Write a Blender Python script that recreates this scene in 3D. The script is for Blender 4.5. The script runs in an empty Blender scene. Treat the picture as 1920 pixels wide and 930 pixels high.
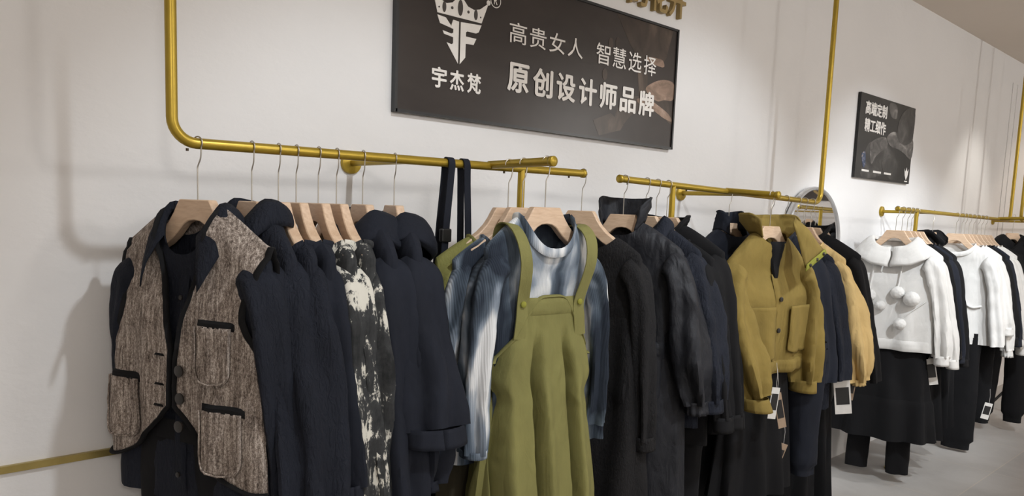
import bpy, bmesh, math, random
from math import sin, cos, pi, radians, sqrt, exp
from mathutils import Vector, Matrix, noise
SC = bpy.context.scene
COL = SC.collection
# ------------------------------------------------------------------ camera, world, lights, exposure
CX, CY, F = 960.0, 551.7, 1400.0
ROT = Matrix(((0.73909253, -0.04784904, 0.6719023), (-0.67261845, -0.10635965, 0.73230597), (0.03642316, -0.99317576, -0.11079378)))
CAM = Vector((0.0, -2.1521, 1.6))
cd_ = bpy.data.cameras.new('camera'); cam = bpy.data.objects.new('camera', cd_); COL.objects.link(cam)
cd_.sensor_width = 36.0; cd_.lens = F / 1920 * 36.0
cd_.shift_x = 0.0; cd_.shift_y = (CY - 465.0) / 1920.0
cd_.clip_start = 0.05
_x, _y, _z = ROT.col[0], ROT.col[1], ROT.col[2]
m = Matrix.Identity(4)
for r in range(3):
    m[r][0] = _x[r]; m[r][1] = -_y[r]; m[r][2] = -_z[r]; m[r][3] = CAM[r]
cam.matrix_world = m
SC.camera = cam
SC.view_settings.view_transform = 'Standard'; SC.view_settings.look = 'None'
SC.view_settings.exposure = 0.0; SC.view_settings.gamma = 1.0; SC.view_settings.use_curve_mapping = False
wd = bpy.data.worlds.new('world'); SC.world = wd; wd.use_nodes = True
wd.node_tree.nodes['Background'].inputs[0].default_value = (1.0, 0.97, 0.94, 1)
wd.node_tree.nodes['Background'].inputs[1].default_value = 0.12

def spot(x, y, z, tx, ty, tz, power, ang, blend=0.5, col=(1, 0.97, 0.93), size=0.05):
    l = bpy.data.lights.new('track_spot', 'SPOT'); l.energy = power; l.color = col
    l.spot_size = radians(ang); l.spot_blend = blend; l.shadow_soft_size = size
    o = bpy.data.objects.new('track_spot', l); COL.objects.link(o); o.location = (x, y, z)
    o.rotation_euler = (Vector((tx, ty, tz)) - Vector((x, y, z))).to_track_quat('-Z', 'Y').to_euler()
def area(x, y, z, sx, sy, power, col=(1, 0.97, 0.94)):
    l = bpy.data.lights.new('ceiling_light', 'AREA'); l.shape = 'RECTANGLE'; l.size = sx; l.size_y = sy; l.energy = power; l.color = col
    o = bpy.data.objects.new('ceiling_light', l); COL.objects.link(o); o.location = (x, y, z)
def fill_point(x, y, z, power, col=(1, 0.965, 0.925), size=0.16):  # added unseen point fill, no real fixture; lifts ceiling and shadow tones
    l = bpy.data.lights.new('fill_light', 'POINT'); l.energy = power; l.color = col; l.shadow_soft_size = size
    o = bpy.data.objects.new('fill_light', l); COL.objects.link(o); o.location = (x, y, z)
WC = (0.90, 0.955, 1.0)
spot(1.30, -2.05, 3.08, 1.35, 0, 0.90, 96, 58, 0.65, WC)
spot(3.15, -2.05, 3.08, 3.10, 0, 1.00, 84, 66, 0.6, WC)
spot(5.10, -2.00, 3.08, 5.20, 0, 1.00, 85, 64, 0.6, WC)
spot(7.25, -1.20, 3.08, 7.25, 0, 1.55, 50, 52, 0.8, (1, 0.97, 0.90))
spot(9.20, -1.60, 3.08, 8.90, 0, 1.20, 45, 70, 0.6, (1, 0.84, 0.68))
spot(3.30, -2.30, 3.08, 4.90, -0.4, 1.15, 230, 40, 0.6, WC)
spot(4.50, -2.30, 3.08, 6.10, -0.4, 1.15, 200, 40, 0.6, WC)
spot(2.00, -2.30, 3.08, 2.75, -0.55, 1.15, 110, 40, 0.7, WC)
fill_point(-0.5, -4.3, 2.55, 62)  # row of added fills out of view, raising the ambient level
fill_point(3.0, -4.5, 2.55, 62)
fill_point(6.8, -4.3, 2.55, 62)
fill_point(10.5, -4.0, 2.55, 55)

# ------------------------------------------------------------------ node materials
def newmat(name):
    mt = bpy.data.materials.new(name); mt.use_nodes = True
    nt = mt.node_tree; b = nt.nodes['Principled BSDF']
    return mt, nt, b
def N(nt, kind, **kw):
    n = nt.nodes.new(kind)
    for k, v in kw.items():
        if k.startswith('i_'): n.inputs[k[2:].replace('_', ' ')].default_value = v
        else: setattr(n, k, v)
    return n
def coords(nt, scale=(1, 1, 1), rnd=0):
    tc = N(nt, 'ShaderNodeTexCoord'); mp = N(nt, 'ShaderNodeMapping')
    mp.inputs['Scale'].default_value = scale
    nt.links.new(tc.outputs['Object'], mp.inputs['Vector'])
    if rnd:                             # each printed piece is cut from another stretch of the cloth
        oi = N(nt, 'ShaderNodeObjectInfo'); mu = N(nt, 'ShaderNodeMath', operation='MULTIPLY'); mu.inputs[1].default_value = rnd
        nt.links.new(oi.outputs['Random'], mu.inputs[0]); nt.links.new(mu.outputs[0], mp.inputs['Location'])
    return mp.outputs['Vector']
def noise_t(nt, scale, vec, detail=3.0, rough=0.55, dist=0.0):
    n = N(nt, 'ShaderNodeTexNoise'); n.inputs['Scale'].default_value = scale; n.inputs['Detail'].default_value = detail
    n.inputs['Roughness'].default_value = rough; n.inputs['Distortion'].default_value = dist
    nt.links.new(vec, n.inputs['Vector']); return n.outputs['Fac']
def ramp(nt, fac, stops, interp='LINEAR'):
    r = N(nt, 'ShaderNodeValToRGB'); cr = r.color_ramp; cr.interpolation = interp
    while len(cr.elements) < len(stops): cr.elements.new(0.5)
    for e, (p, c) in zip(cr.elements, stops):
        e.position = p; e.color = (*c, 1)
    nt.links.new(fac, r.inputs['Fac']); return r.outputs['Color']
def bump(nt, b, h, strength, dist, prev=None):
    n = N(nt, 'ShaderNodeBump'); n.inputs['Strength'].default_value = strength; n.inputs['Distance'].default_value = dist
    nt.links.new(h, n.inputs['Height'])
    if prev: nt.links.new(prev, n.inputs['Normal'])
    nt.links.new(n.outputs['Normal'], b.inputs['Normal']); return n.outputs['Normal']
def sc(c, k): return tuple(min(1, v * k) for v in c)
def fabric(name, col, crinkle=0.0, cscale=(60, 60, 14), vary=0.25, rough=0.88, weave=0.25, sheen=0.0, fold=0.0):
    mt, nt, b = newmat(name)
    f = noise_t(nt, 1.0, coords(nt, (9, 9, 5)), 4)
    nt.links.new(ramp(nt, f, [(0.25, sc(col, 1 - vary)), (0.75, sc(col, 1 + vary))]), b.inputs['Base Color'])
    b.inputs['Roughness'].default_value = rough; b.inputs['Specular IOR Level'].default_value = 0.25
    b.inputs['Sheen Weight'].default_value = sheen; b.inputs['Sheen Roughness'].default_value = 0.5
    nrm = bump(nt, b, noise_t(nt, 1.0, coords(nt, (420, 420, 420)), 2), weave, 0.001)
    if crinkle: nrm = bump(nt, b, noise_t(nt, 1.0, coords(nt, cscale), 3, 0.6, 0.9), min(1, crinkle * 0.85), 0.010, nrm)
    if fold: bump(nt, b, noise_t(nt, 1.0, coords(nt, (7, 7, 2.6)), 2.5, 0.5, 1.2), min(1, fold * 2.0), 0.03, nrm)
    return mt
def plain(name, col, rough=0.5, metal=0.0, spec=0.5):
    mt, nt, b = newmat(name)
    f = noise_t(nt, 1.0, coords(nt, (30, 30, 30)), 2)
    nt.links.new(ramp(nt, f, [(0.2, sc(col, 0.93)), (0.8, sc(col, 1.07))]), b.inputs['Base Color'])
    b.inputs['Roughness'].default_value = rough; b.inputs['Metallic'].default_value = metal
    b.inputs['Specular IOR Level'].default_value = spec
    return mt
def wood(name, c1, c2):
    mt, nt, b = newmat(name)
    f = noise_t(nt, 1.0, coords(nt, (14, 60, 90)), 4, 0.6, 0.8)
    nt.links.new(ramp(nt, f, [(0.3, c1), (0.7, c2)]), b.inputs['Base Color'])
    b.inputs['Roughness'].default_value = 0.45
    return mt
M = {}
M['gold'] = plain('gold_painted_steel', (0.42, 0.29, 0.035), 0.33, 0.55)
M['brass'] = plain('brass_trim', (0.45, 0.36, 0.13), 0.3, 0.8)
M['wire'] = plain('hook_wire', (0.50, 0.47, 0.42), 0.3, 0.85)
M['wood'] = wood('beech_wood', (0.60, 0.41, 0.27), (0.76, 0.57, 0.41))
M['navy'] = fabric('navy_cotton', (0.0125, 0.0150, 0.0235), 0.25, (22, 22, 9), fold=0.3)
M['navycrinkle'] = fabric('navy_crinkle_cotton', (0.0125, 0.0150, 0.0235), 0.9, (90, 90, 26))
M['navyplain'] = fabric('navy_twill', (0.0125, 0.0150, 0.0235), 0.2, (20, 20, 8), fold=0.25)
M['black'] = fabric('black_jersey', (0.0055, 0.0055, 0.0066), 0.2, (18, 18, 6))
M['blackcrinkle'] = fabric('black_seersucker', (0.0115, 0.011, 0.012), 0.9, (140, 140, 45))
M['nylon'] = fabric('charcoal_nylon', (0.0155, 0.0162, 0.020), 0.6, (26, 26, 12), rough=0.6, fold=0.5)
M['trimblack'] = fabric('black_binding', (0.008, 0.008, 0.009))
M['pinafore'] = fabric('olive_cotton', (0.225, 0.215, 0.078), 0.3, (26, 26, 12), vary=0.16, fold=0.3)
M['oliveshirt'] = fabric('olive_shirt_cotton', (0.24, 0.235, 0.075), 0.5, (60, 60, 20), vary=0.15)
M['khaki'] = fabric('khaki_brown_cotton', (0.23, 0.165, 0.045), 0.3, (24, 24, 12), vary=0.18, fold=0.35)
M['khakiedge'] = fabric('lime_edge_tape', (0.28, 0.28, 0.05))
M['tan'] = fabric('tan_cotton', (0.60, 0.43, 0.19), 0.5, (22, 22, 14), vary=0.12, fold=0.5)
M['white'] = fabric('white_sweatshirt_cotton', (0.72, 0.71, 0.69), 0.25, (20, 20, 9), vary=0.04, fold=0.25)
M['red'] = fabric('red_cotton', (0.25, 0.02, 0.015))
M['button'] = plain('dark_button', (0.02, 0.017, 0.015), 0.3)
M['goldbutton'] = plain('gold_button', (0.6, 0.42, 0.1), 0.25, 0.9)
M['card'] = plain('white_card', (0.72, 0.70, 0.67), 0.5)
M['cardink'] = plain('black_print', (0.015, 0.014, 0.014), 0.5)
M['cardbrown'] = plain('brown_card', (0.36, 0.26, 0.18), 0.6)
M['steel'] = plain('mirror_frame_steel', (0.62, 0.62, 0.62), 0.25, 0.6)
M['blackmetal'] = plain('black_metal', (0.02, 0.02, 0.02), 0.4, 0.3)
M['screw'] = plain('dark_screw', (0.05, 0.035, 0.02), 0.4, 0.6)
M['letter'] = plain('white_vinyl', (0.80, 0.77, 0.73), 0.4)
M['goldletter'] = plain('gold_letter_acrylic', (0.34, 0.24, 0.09), 0.4, 0.3)
M['frame'] = plain('black_frame', (0.012, 0.014, 0.016), 0.3)
M['signdark'] = plain('dark_sign_panel', (0.045, 0.035, 0.03), 0.35)
def tweed():
    mt, nt, b = newmat('brown_tweed')
    f1 = noise_t(nt, 1.0, coords(nt, (300, 300, 150)), 2, 0.6)
    f2 = noise_t(nt, 1.0, coords(nt, (560, 560, 560)), 2, 0.7)
    f3 = noise_t(nt, 1.0, coords(nt, (150, 150, 14)), 2, 0.5)
    a = N(nt, 'ShaderNodeMath', operation='ADD'); nt.links.new(f1, a.inputs[0]); nt.links.new(f2, a.inputs[1])
    a2 = N(nt, 'ShaderNodeMath', operation='ADD'); nt.links.new(a.outputs[0], a2.inputs[0]); nt.links.new(f3, a2.inputs[1])
    a3 = N(nt, 'ShaderNodeMath', operation='DIVIDE'); nt.links.new(a2.outputs[0], a3.inputs[0]); a3.inputs[1].default_value = 3
    nt.links.new(ramp(nt, a3.outputs[0], [(0.38, (0.07, 0.055, 0.046)), (0.5, (0.26, 0.215, 0.185)), (0.61, (0.60, 0.53, 0.47))]), b.inputs['Base Color'])
    b.inputs['Roughness'].default_value = 0.95; b.inputs['Specular IOR Level'].default_value = 0.1
    bump(nt, b, a3.outputs[0], 0.5, 0.003)
    return mt
M['tweed'] = tweed()
def tiedye():
    mt, nt, b = newmat('tie_dye_rib')
    f = noise_t(nt, 1.0, coords(nt, (9, 9, 3.0)), 3, 0.45, 0.5)
    nt.links.new(ramp(nt, f, [(0.40, (0.028, 0.036, 0.052)), (0.485, (0.10, 0.13, 0.17)), (0.54, (0.28, 0.33, 0.40)), (0.60, (0.78, 0.80, 0.82))]), b.inputs['Base Color'])
    b.inputs['Roughness'].default_value = 0.9; b.inputs['Specular IOR Level'].default_value = 0.15
    w = N(nt, 'ShaderNodeTexWave', bands_direction='X'); w.inputs['Scale'].default_value = 60; w.inputs['Distortion'].default_value = 0.4
    nt.links.new(coords(nt, (1, 1, 0.2)), w.inputs['Vector'])
    bump(nt, b, w.outputs['Fac'], 0.35, 0.002)
    return mt
M['tiedye'] = tiedye()
def brush():
    mt, nt, b = newmat('brush_stroke_print')
    f1 = noise_t(nt, 1.0, coords(nt, (17, 17, 6), 40), 8, 0.7, 0.8)
    f2 = noise_t(nt, 1.0, coords(nt, (4, 4, 9), 40), 5, 0.6, 0.3)
    f3 = noise_t(nt, 1.0, coords(nt, (130, 130, 30)), 3, 0.7)
    a = N(nt, 'ShaderNodeMath', operation='ADD'); nt.links.new(f1, a.inputs[0]); nt.links.new(f2, a.inputs[1])
    s = N(nt, 'ShaderNodeMath', operation='MULTIPLY_ADD'); nt.links.new(f3, s.inputs[0]); s.inputs[1].default_value = 0.35; nt.links.new(a.outputs[0], s.inputs[2])
    d = N(nt, 'ShaderNodeMath', operation='DIVIDE'); nt.links.new(s.outputs[0], d.inputs[0]); d.inputs[1].default_value = 2.35
    nt.links.new(ramp(nt, d.outputs[0], [(0.40, (0.018, 0.019, 0.02)), (0.515, (0.05, 0.052, 0.054)), (0.53, (0.66, 0.64, 0.57)), (0.7, (0.70, 0.68, 0.61))]), b.inputs['Base Color'])
    b.inputs['Roughness'].default_value = 0.85; b.inputs['Specular IOR Level'].default_value = 0.2
    return mt
M['brush'] = brush()
def wallmat(name, col):
    mt, nt, b = newmat(name)
    f = noise_t(nt, 1.0, coords(nt, (1.5, 1.5, 1.5)), 4)
    nt.links.new(ramp(nt, f, [(0.3, sc(col, 0.975)), (0.7, sc(col, 1.01))]), b.inputs['Base Color'])
    b.inputs['Roughness'].default_value = 0.75; b.inputs['Specular IOR Level'].default_value = 0.2
    n1 = bump(nt, b, noise_t(nt, 1.0, coords(nt, (60, 60, 90)), 3), 0.12, 0.004)
    bump(nt, b, noise_t(nt, 1.0, coords(nt, (5, 5, 9)), 3), 0.12, 0.03, n1)
    return mt
M['wall'] = wallmat('white_wall_paint', (0.80, 0.79, 0.785))
M['ceil'] = wallmat('ceiling_paint', (0.78, 0.70, 0.62))
def floormat():
    mt, nt, b = newmat('grey_stone_tile')
    br = N(nt, 'ShaderNodeTexBrick', offset=0.0)
    br.inputs['Scale'].default_value = 1.0; br.inputs['Mortar Size'].default_value = 0.003; br.inputs['Brick Width'].default_value = 0.8; br.inputs['Row Height'].default_value = 0.8
    br.inputs['Color1'].default_value = (0.44, 0.425, 0.41, 1); br.inputs['Color2'].default_value = (0.48, 0.46, 0.44, 1); br.inputs['Mortar'].default_value = (0.56, 0.51, 0.45, 1)
    nt.links.new(coords(nt), br.inputs['Vector'])
    mx = N(nt, 'ShaderNodeMix', data_type='RGBA', blend_type='MULTIPLY'); mx.inputs[0].default_value = 0.8
    nt.links.new(br.outputs['Color'], mx.inputs[6])
    nt.links.new(ramp(nt, noise_t(nt, 1.0, coords(nt, (3, 3, 3)), 5, 0.6, 0.5), [(0.3, (0.78, 0.77, 0.76)), (0.7, (1, 1, 1))]), mx.inputs[7])
    nt.links.new(mx.outputs[2], b.inputs['Base Color'])
    b.inputs['Roughness'].default_value = 0.4; b.inputs['Specular IOR Level'].default_value = 0.35
    return mt
M['floor'] = floormat()
mt, nt, b = newmat('mirror_glass'); b.inputs['Metallic'].default_value = 1.0; b.inputs['Roughness'].default_value = 0.02
nt.links.new(ramp(nt, noise_t(nt, 1.0, coords(nt, (2, 2, 2)), 1), [(0.0, (0.84, 0.84, 0.84)), (1.0, (0.88, 0.88, 0.88))]), b.inputs['Base Color']); M['mirror'] = mt
def printmat(name, c1, c2, c3, scale, rough=0.22):
    mt, nt, b = newmat(name)
    f = noise_t(nt, 1.0, coords(nt, scale), 4, 0.55, 0.8)
    nt.links.new(ramp(nt, f, [(0.3, c1), (0.55, c2), (0.75, c3)]), b.inputs['Base Color'])
    b.inputs['Roughness'].default_value = rough; b.inputs['Specular IOR Level'].default_value = 0.35
    return mt
M['signprint'] = printmat('brown_sign_print', (0.024, 0.018, 0.016), (0.031, 0.024, 0.021), (0.040, 0.031, 0.028), (3, 3, 6), 0.28)
M['signskin'] = printmat('sepia_photo_print', (0.10, 0.065, 0.045), (0.30, 0.20, 0.145), (0.52, 0.39, 0.31), (9, 9, 14), 0.28)
M['signmach'] = printmat('sepia_machine_print', (0.026, 0.018, 0.014), (0.058, 0.042, 0.032), (0.13, 0.094, 0.070), (7, 7, 5), 0.28)
M['posterprint'] = printmat('black_poster_print', (0.010, 0.010, 0.010), (0.018, 0.017, 0.016), (0.035, 0.033, 0.032), (4, 4, 6), 0.35)
M['postergrey'] = printmat('grey_photo_print', (0.03, 0.028, 0.027), (0.12, 0.112, 0.105), (0.34, 0.32, 0.30), (9, 9, 14), 0.4)
M['posterdim'] = printmat('dim_photo_print', (0.015, 0.014, 0.014), (0.05, 0.047, 0.044), (0.13, 0.12, 0.115), (7, 7, 8), 0.4)
M['posterblue'] = printmat('blue_photo_print', (0.02, 0.03, 0.06), (0.05, 0.08, 0.16), (0.5, 0.4, 0.3), (40, 40, 40), 0.4)

# ------------------------------------------------------------------ mesh helpers
def mk(name, V, Fs, mat, parent=None, smooth=True):
    me = bpy.data.meshes.new(name); me.from_pydata([tuple(v) for v in V], [], Fs); me.update()
    if smooth: me.polygons.foreach_set('use_smooth', [True] * len(me.polygons))
    me.materials.append(mat)
    o = bpy.data.objects.new(name, me); COL.objects.link(o)
    if parent: o.parent = parent
    return o
def thing(name, label, cat, loc=(0, 0, 0), rz=0, group=None):
    o = bpy.data.objects.new(name, None); COL.objects.link(o); o.empty_display_size = 0.05
    o.location = loc; o.rotation_euler = (0, 0, radians(rz)); o['label'] = label; o['category'] = cat
    if group: o['group'] = group
    return o
def tag(o, label, cat, group=None):
    o['label'] = label; o['category'] = cat
    if group: o['group'] = group
    return o
class MB:
    def __init__(s): s.V = []; s.F = []
    def add(s, V, Fs):
        k = len(s.V); s.V += [Vector(v) for v in V]; s.F += [tuple(i + k for i in f) for f in Fs]
    def box(s, x0, x1, y0, y1, z0, z1):
        s.add([(x0, y0, z0), (x1, y0, z0), (x1, y1, z0), (x0, y1, z0), (x0, y0, z1), (x1, y0, z1), (x1, y1, z1), (x0, y1, z1)],
              [(0, 3, 2, 1), (4, 5, 6, 7), (0, 1, 5, 4), (1, 2, 6, 5), (2, 3, 7, 6), (3, 0, 4, 7)])
    def sweep(s, pts, ra, rb=None, ref=(0, 1, 0), n=12, caps=True, jig=None):
        pts = [Vector(p) for p in pts]; L = len(pts); ref = Vector(ref); rings = []
        for i, p in enumerate(pts):
            t = (pts[min(i + 1, L - 1)] - pts[max(i - 1, 0)]).normalized()
            r = ref
            if abs(t.dot(r)) > 0.98: r = Vector((1, 0, 0)) if abs(t.x) < 0.9 else Vector((0, 0, 1))
            bb = (r - t * t.dot(r)).normalized(); aa = bb.cross(t)
            a = ra[i] if isinstance(ra, (list, tuple)) else ra
            b2 = a if rb is None else (rb[i] if isinstance(rb, (list, tuple)) else rb)
            ring = []
            for k in range(n):
                th = 2 * pi * k / n
                q = p + aa * (a * cos(th)) + bb * (b2 * sin(th))
                if jig: q = jig(q, i / (L - 1), th, (aa * cos(th) + bb * sin(th)))
                ring.append(q)
            rings.append(ring)
        V = [v for r in rings for v in r]; Fs = []
        for i in range(L - 1):
            for k in range(n):
                a0 = i * n + k; a1 = i * n + (k + 1) % n
                Fs.append((a0, a1, a1 + n, a0 + n))
        if caps: Fs.append(tuple(range(n - 1, -1, -1))); Fs.append(tuple((L - 1) * n + k for k in range(n)))
        s.add(V, Fs)
    def grid(s, rows, flip=False):
        n = len(rows[0]); V = [v for r in rows for v in r]; Fs = []
        for i in range(len(rows) - 1):
            for k in range(n - 1):
                f = (i * n + k, i * n + k + 1, (i + 1) * n + k + 1, (i + 1) * n + k)
                Fs.append(f[::-1] if flip else f)
        s.add(V, Fs)
    def lathe(s, prof, c, axis='z', n=20):
        rings = []
        for r, h in prof:
            ring = []
            for k in range(n):
                a = 2 * pi * k / n
                p = {'z': (r * cos(a), r * sin(a), h), 'y': (r * cos(a), h, r * sin(a)), 'x': (h, r * cos(a), r * sin(a))}[axis]
                ring.append(Vector(c) + Vector(p))
            rings.append(ring)
        V = [v for r in rings for v in r]; Fs = []
        for i in range(len(rings) - 1):
            for k in range(n):
                Fs.append((i * n + k, i * n + (k + 1) % n, (i + 1) * n + (k + 1) % n, (i + 1) * n + k))
        Fs.append(tuple(range(n))); Fs.append(tuple((len(rings) - 1) * n + k for k in range(n)))
        s.add(V, Fs)
    def build(s, name, mat, parent=None, smooth=True, solid=0.0, bevel=0.0, sub=0):
        o = mk(name, s.V, s.F, mat, parent, smooth)
        if solid:
            md = o.modifiers.new('thickness', 'SOLIDIFY'); md.thickness = solid; md.offset = 0
        if bevel:
            md = o.modifiers.new('bevel', 'BEVEL'); md.width = bevel; md.segments = 2; md.limit_method = 'ANGLE'
        if sub:
            md = o.modifiers.new('sub', 'SUBSURF'); md.levels = sub; md.render_levels = sub
        if smooth and (bevel or not solid):
            me = o.data
            bm = bmesh.new(); bm.from_mesh(me); bmesh.ops.recalc_face_normals(bm, faces=bm.faces); bm.to_mesh(me); bm.free()
            try: me.set_sharp_from_angle(angle=radians(50))
            except Exception: pass
        return o
def catmull(pts, k=6):
    P = [Vector(p) for p in pts]; P = [P[0] * 2 - P[1]] + P + [P[-1] * 2 - P[-2]]; out = []
    for i in range(1, len(P) - 2):
        for j in range(k):
            t = j / k; a, b, c, d = P[i - 1:i + 3]
            out.append(0.5 * ((2 * b) + (c - a) * t + (2 * a - 5 * b + 4 * c - d) * t * t + (3 * b - a - 3 * c + d) * t ** 3))
    out.append(P[-2]); return out
def nz(x, y, z): return noise.noise(Vector((x, y, z)))
def sgp(v, e): return (1 if v >= 0 else -1) * abs(v) ** e
def lerp(a, b, t): return a + (b - a) * t
def sm(t): t = max(0, min(1, t)); return t * t * (3 - 2 * t)

# ------------------------------------------------------------------ room shell
def struct(name, bm_, mat, smooth=False):
    o = bm_.build(name, mat, None, smooth); o['kind'] = 'structure'; return o
X0, X1, YB, ZC = -2.6, 13.0, -5.4, 3.16
b = MB(); b.box(X0, X1, 0, 0.12, 0, ZC); struct('wall_back', b, M['wall'])
b = MB(); b.box(X0 - 0.12, X0, YB, 0.12, 0, ZC); struct('wall_left', b, M['wall'])
b = MB(); b.box(X1, X1 + 0.12, YB, 0.12, 0, ZC); struct('wall_right', b, M['wall'])
b = MB(); b.box(X0, X1, YB - 0.12, YB, 0, ZC); struct('wall_front', b, M['wall'])
b = MB(); b.box(X0 - 0.12, X1 + 0.12, YB - 0.12, 0.12, -0.1, 0); struct('floor', b, M['floor'])
b = MB(); b.box(X0 - 0.12, X1 + 0.12, YB - 0.12, 0.12, ZC, ZC + 0.1); struct('ceiling', b, M['ceil'])
b = MB(); b.box(X0, 3.9, -0.012, 0, 0.911, 0.929); struct('trim_1', b, M['brass'])
b = MB(); b.box(8.17, 8.19, -0.006, 0, 0, 2.95); struct('trim_2', b, M['wall'])
b = MB(); b.box(8.32, 8.34, -0.006, 0, 0, 2.95); struct('trim_3', b, M['wall'])

# ------------------------------------------------------------------ gold clothes rails
RT = 0.0128
def flange(mb, x, z): mb.lathe([(0.012, -0.016), (0.034, -0.012), (0.036, -0.004), (0.036, 0)], (x, 0, z), 'y', 24)
def cap(parent, p, ax):
    c = MB(); prof = [(0.0135, 0.012), (0.0152, 0.010), (0.0152, -0.003), (0.013, -0.005)]
    if ax == 'x-': c.lathe([(r, -h) for r, h in prof], p, 'x', 20)
    elif ax == 'x+': c.lathe(prof, p, 'x', 20)
    else: c.lathe([(r, -h) for r, h in prof], p, 'y', 20)
    return c.build('end_cap', M['gold'], parent)
def rail(label, pole_x, pole_dir, end_x, z_pole, z_end, flange_x, post_x, stub, screws=()):
    t = thing('clothes_rail', label, 'clothes rail', (0, 0, 0), 0, 'gold wall rails')
    y = -0.35; b = MB(); R = 0.055; pts = [(pole_x, y, ZC)]
    pts.append((pole_x, y, z_pole + R + 0.3))
    for k in range(0, 9):
        a = k / 8 * pi / 2
        pts.append((pole_x + pole_dir * R * (1 - cos(a)), y, z_pole + R * (1 - sin(a))))
    zat = lambda x: lerp(z_pole, z_end, (x - pole_x) / (end_x - pole_x))
    for k in range(1, 7): 
        x = lerp(pole_x + pole_dir * R, end_x, k / 6); pts.append((x, y, zat(x)))
    b.sweep(pts, RT, n=16); b.build('rail', M['gold'], t)
    cap(t, (end_x, y, zat(end_x)), 'x+' if pole_dir > 0 else 'x-')
    b = MB(); flange(b, flange_x, zat(flange_x)); b.build('wall_flange', M['gold'], t)
    b = MB(); b.sweep([(flange_x, -0.01, zat(flange_x)), (flange_x, y, zat(flange_x))], 0.0105, n=14); b.build('standoff', M['gold'], t)
    b = MB(); zp = zat(post_x); b.sweep([(post_x, y, zp), (post_x, y, 0.01)], 0.0122, n=14)
    b.sweep([(post_x, y, zp - 0.16), (post_x, y, zp - 0.20)], 0.0145, n=14)
    b.build('post', M['gold'], t)
    b = MB(); b.lathe([(0.05, 0), (0.05, 0.006), (0.015, 0.012)], (post_x, y, 0), 'z', 24); b.build('base_plate', M['gold'], t)
    sx, sy0, sx1, sy, sz1 = stub; z0 = zat(sx)
    b = MB(); b.sweep([(sx, sy0, z0 + 0.004), (sx1, sy, sz1)], RT, n=16); b.build('cross_arm', M['gold'], t)
    cap(t, (sx1, sy, sz1), 'y-')
    for x in screws:
        c = MB(); c.lathe([(0.0035, -0.006), (0.0035, 0)], (x, y, zat(x) - RT), 'z', 8); c.build('screw', M['screw'], t)
    return zat
ZA = rail('long gold rail on the left, bending down from the ceiling beside the brown tweed vest', 0.587, 1, 1.968, 1.729, 1.740, 1.249, 1.676, (1.545, -0.34, 1.525, -0.635, 1.744), (0.62, 1.38, 1.60, 1.90))
ZB = rail('middle gold rail with its free end near the sign and its upright by the mirror', 3.785, -1, 2.180, 1.700, 1.733, 3.055, 2.507, (2.905, -0.345, 2.915, -0.578, 1.706), (2.22, 2.6))
ZCc = rail('far gold rail under the small poster carrying the white tops', 7.16, -1, 4.815, 1.672, 1.698, 5.449, 5.12, (6.85, -0.345, 6.87, -0.80, 1.70), (4.9,))
ZD = rail('gold rail at the right edge of the photo, running out of view', 7.47, 1, 9.4, 1.672, 1.672, 8.0, 9.1, (8.9, -0.345, 8.9, -0.62, 1.67))

# ------------------------------------------------------------------ hangers
HD = 0.128        # rail centre to top of the wooden body
def build_hanger():
    t = thing('wooden_hanger', 'x', 'hanger', (0, 0, 0), 0, 'wooden hangers')
    top = [(0, 0), (0.048, 0), (0.056, -0.012), (0.066, -0.030), (0.082, -0.052), (0.105, -0.074), (0.135, -0.094), (0.160, -0.112), (0.182, -0.124)]
    bot = [(0, -0.050), (0.018, -0.052), (0.034, -0.060), (0.047, -0.073), (0.064, -0.090), (0.090, -0.110), (0.125, -0.128), (0.160, -0.143), (0.185, -0.145)]
    rows = []
    th = [0.0125, 0.0125, 0.0125, 0.013, 0.0135, 0.0145, 0.0145, 0.013, 0.010]
    b = MB(); secs = []
    for i in range(len(top) - 1, -1, -1): secs.append((-1, i))
    for i in range(1, len(top)): secs.append((1, i))
    rings = []
    for s_, i in secs:
        h = th[i]; yb = -0.006 * (top[i][0] / 0.2) ** 2
        (xa, za), (xb, zb) = top[i], bot[i]
        rings.append([(s_ * xa, yb - h, za - 0.002), (s_ * xa, yb + h, za - 0.002), (s_ * xb, yb + h, zb), (s_ * xb, yb - h, zb)])
    V = [v for r in rings for v in r]; Fs = []
    for i in range(len(rings) - 1):
        for k in range(4): Fs.append((i * 4 + k, i * 4 + (k + 1) % 4, i * 4 + 4 + (k + 1) % 4, i * 4 + 4 + k))
    Fs += [(3, 2, 1, 0), tuple(len(V) - 4 + k for k in range(4))]
    b.add(V, Fs)
    b.build('hanger_body', M['wood'], t, True, 0, 0.003)
    # origin of the hanger is the rail centre: the body hangs HD below it
    t.children[0].data.transform(Matrix.Translation((0, 0, -HD)))
    b = MB(); r = RT + 0.0022; pts = [(0, 0, -HD - 0.004), (0, 0, -0.066), (0.001, 0, -0.052), (0.010, 0, -0.034)]
    for k in range(0, 12):
        a = radians(-38 + k * 21); pts.append((r * cos(a) + 0.0008, 0, r * sin(a) + 0.0008))
    b.sweep(catmull(pts, 3), 0.0017, ref=(0, 1, 0), n=8); b.build('hook', M['wire'], t)
    return t
HANGER = build_hanger(); H_USED = [False]
def dup(root, loc, rz, label, group=None):
    r = root.copy(); COL.objects.link(r); r.location = loc; r.rotation_euler = (0, 0, radians(rz)); r['label'] = label
    if group: r['group'] = group
    for ch in list(root.children):
        c = ch.copy(); COL.objects.link(c); c.parent = r
        for g in ch.children:
            d = g.copy(); COL.objects.link(d); d.parent = c
    return r
def hanger(p, rz, label):
    if not H_USED[0]:
        H_USED[0] = True; HANGER.location = p; HANGER.rotation_euler = (0, 0, radians(rz)); HANGER['label'] = label; return HANGER
    return dup(HANGER, p, rz, label)

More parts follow.
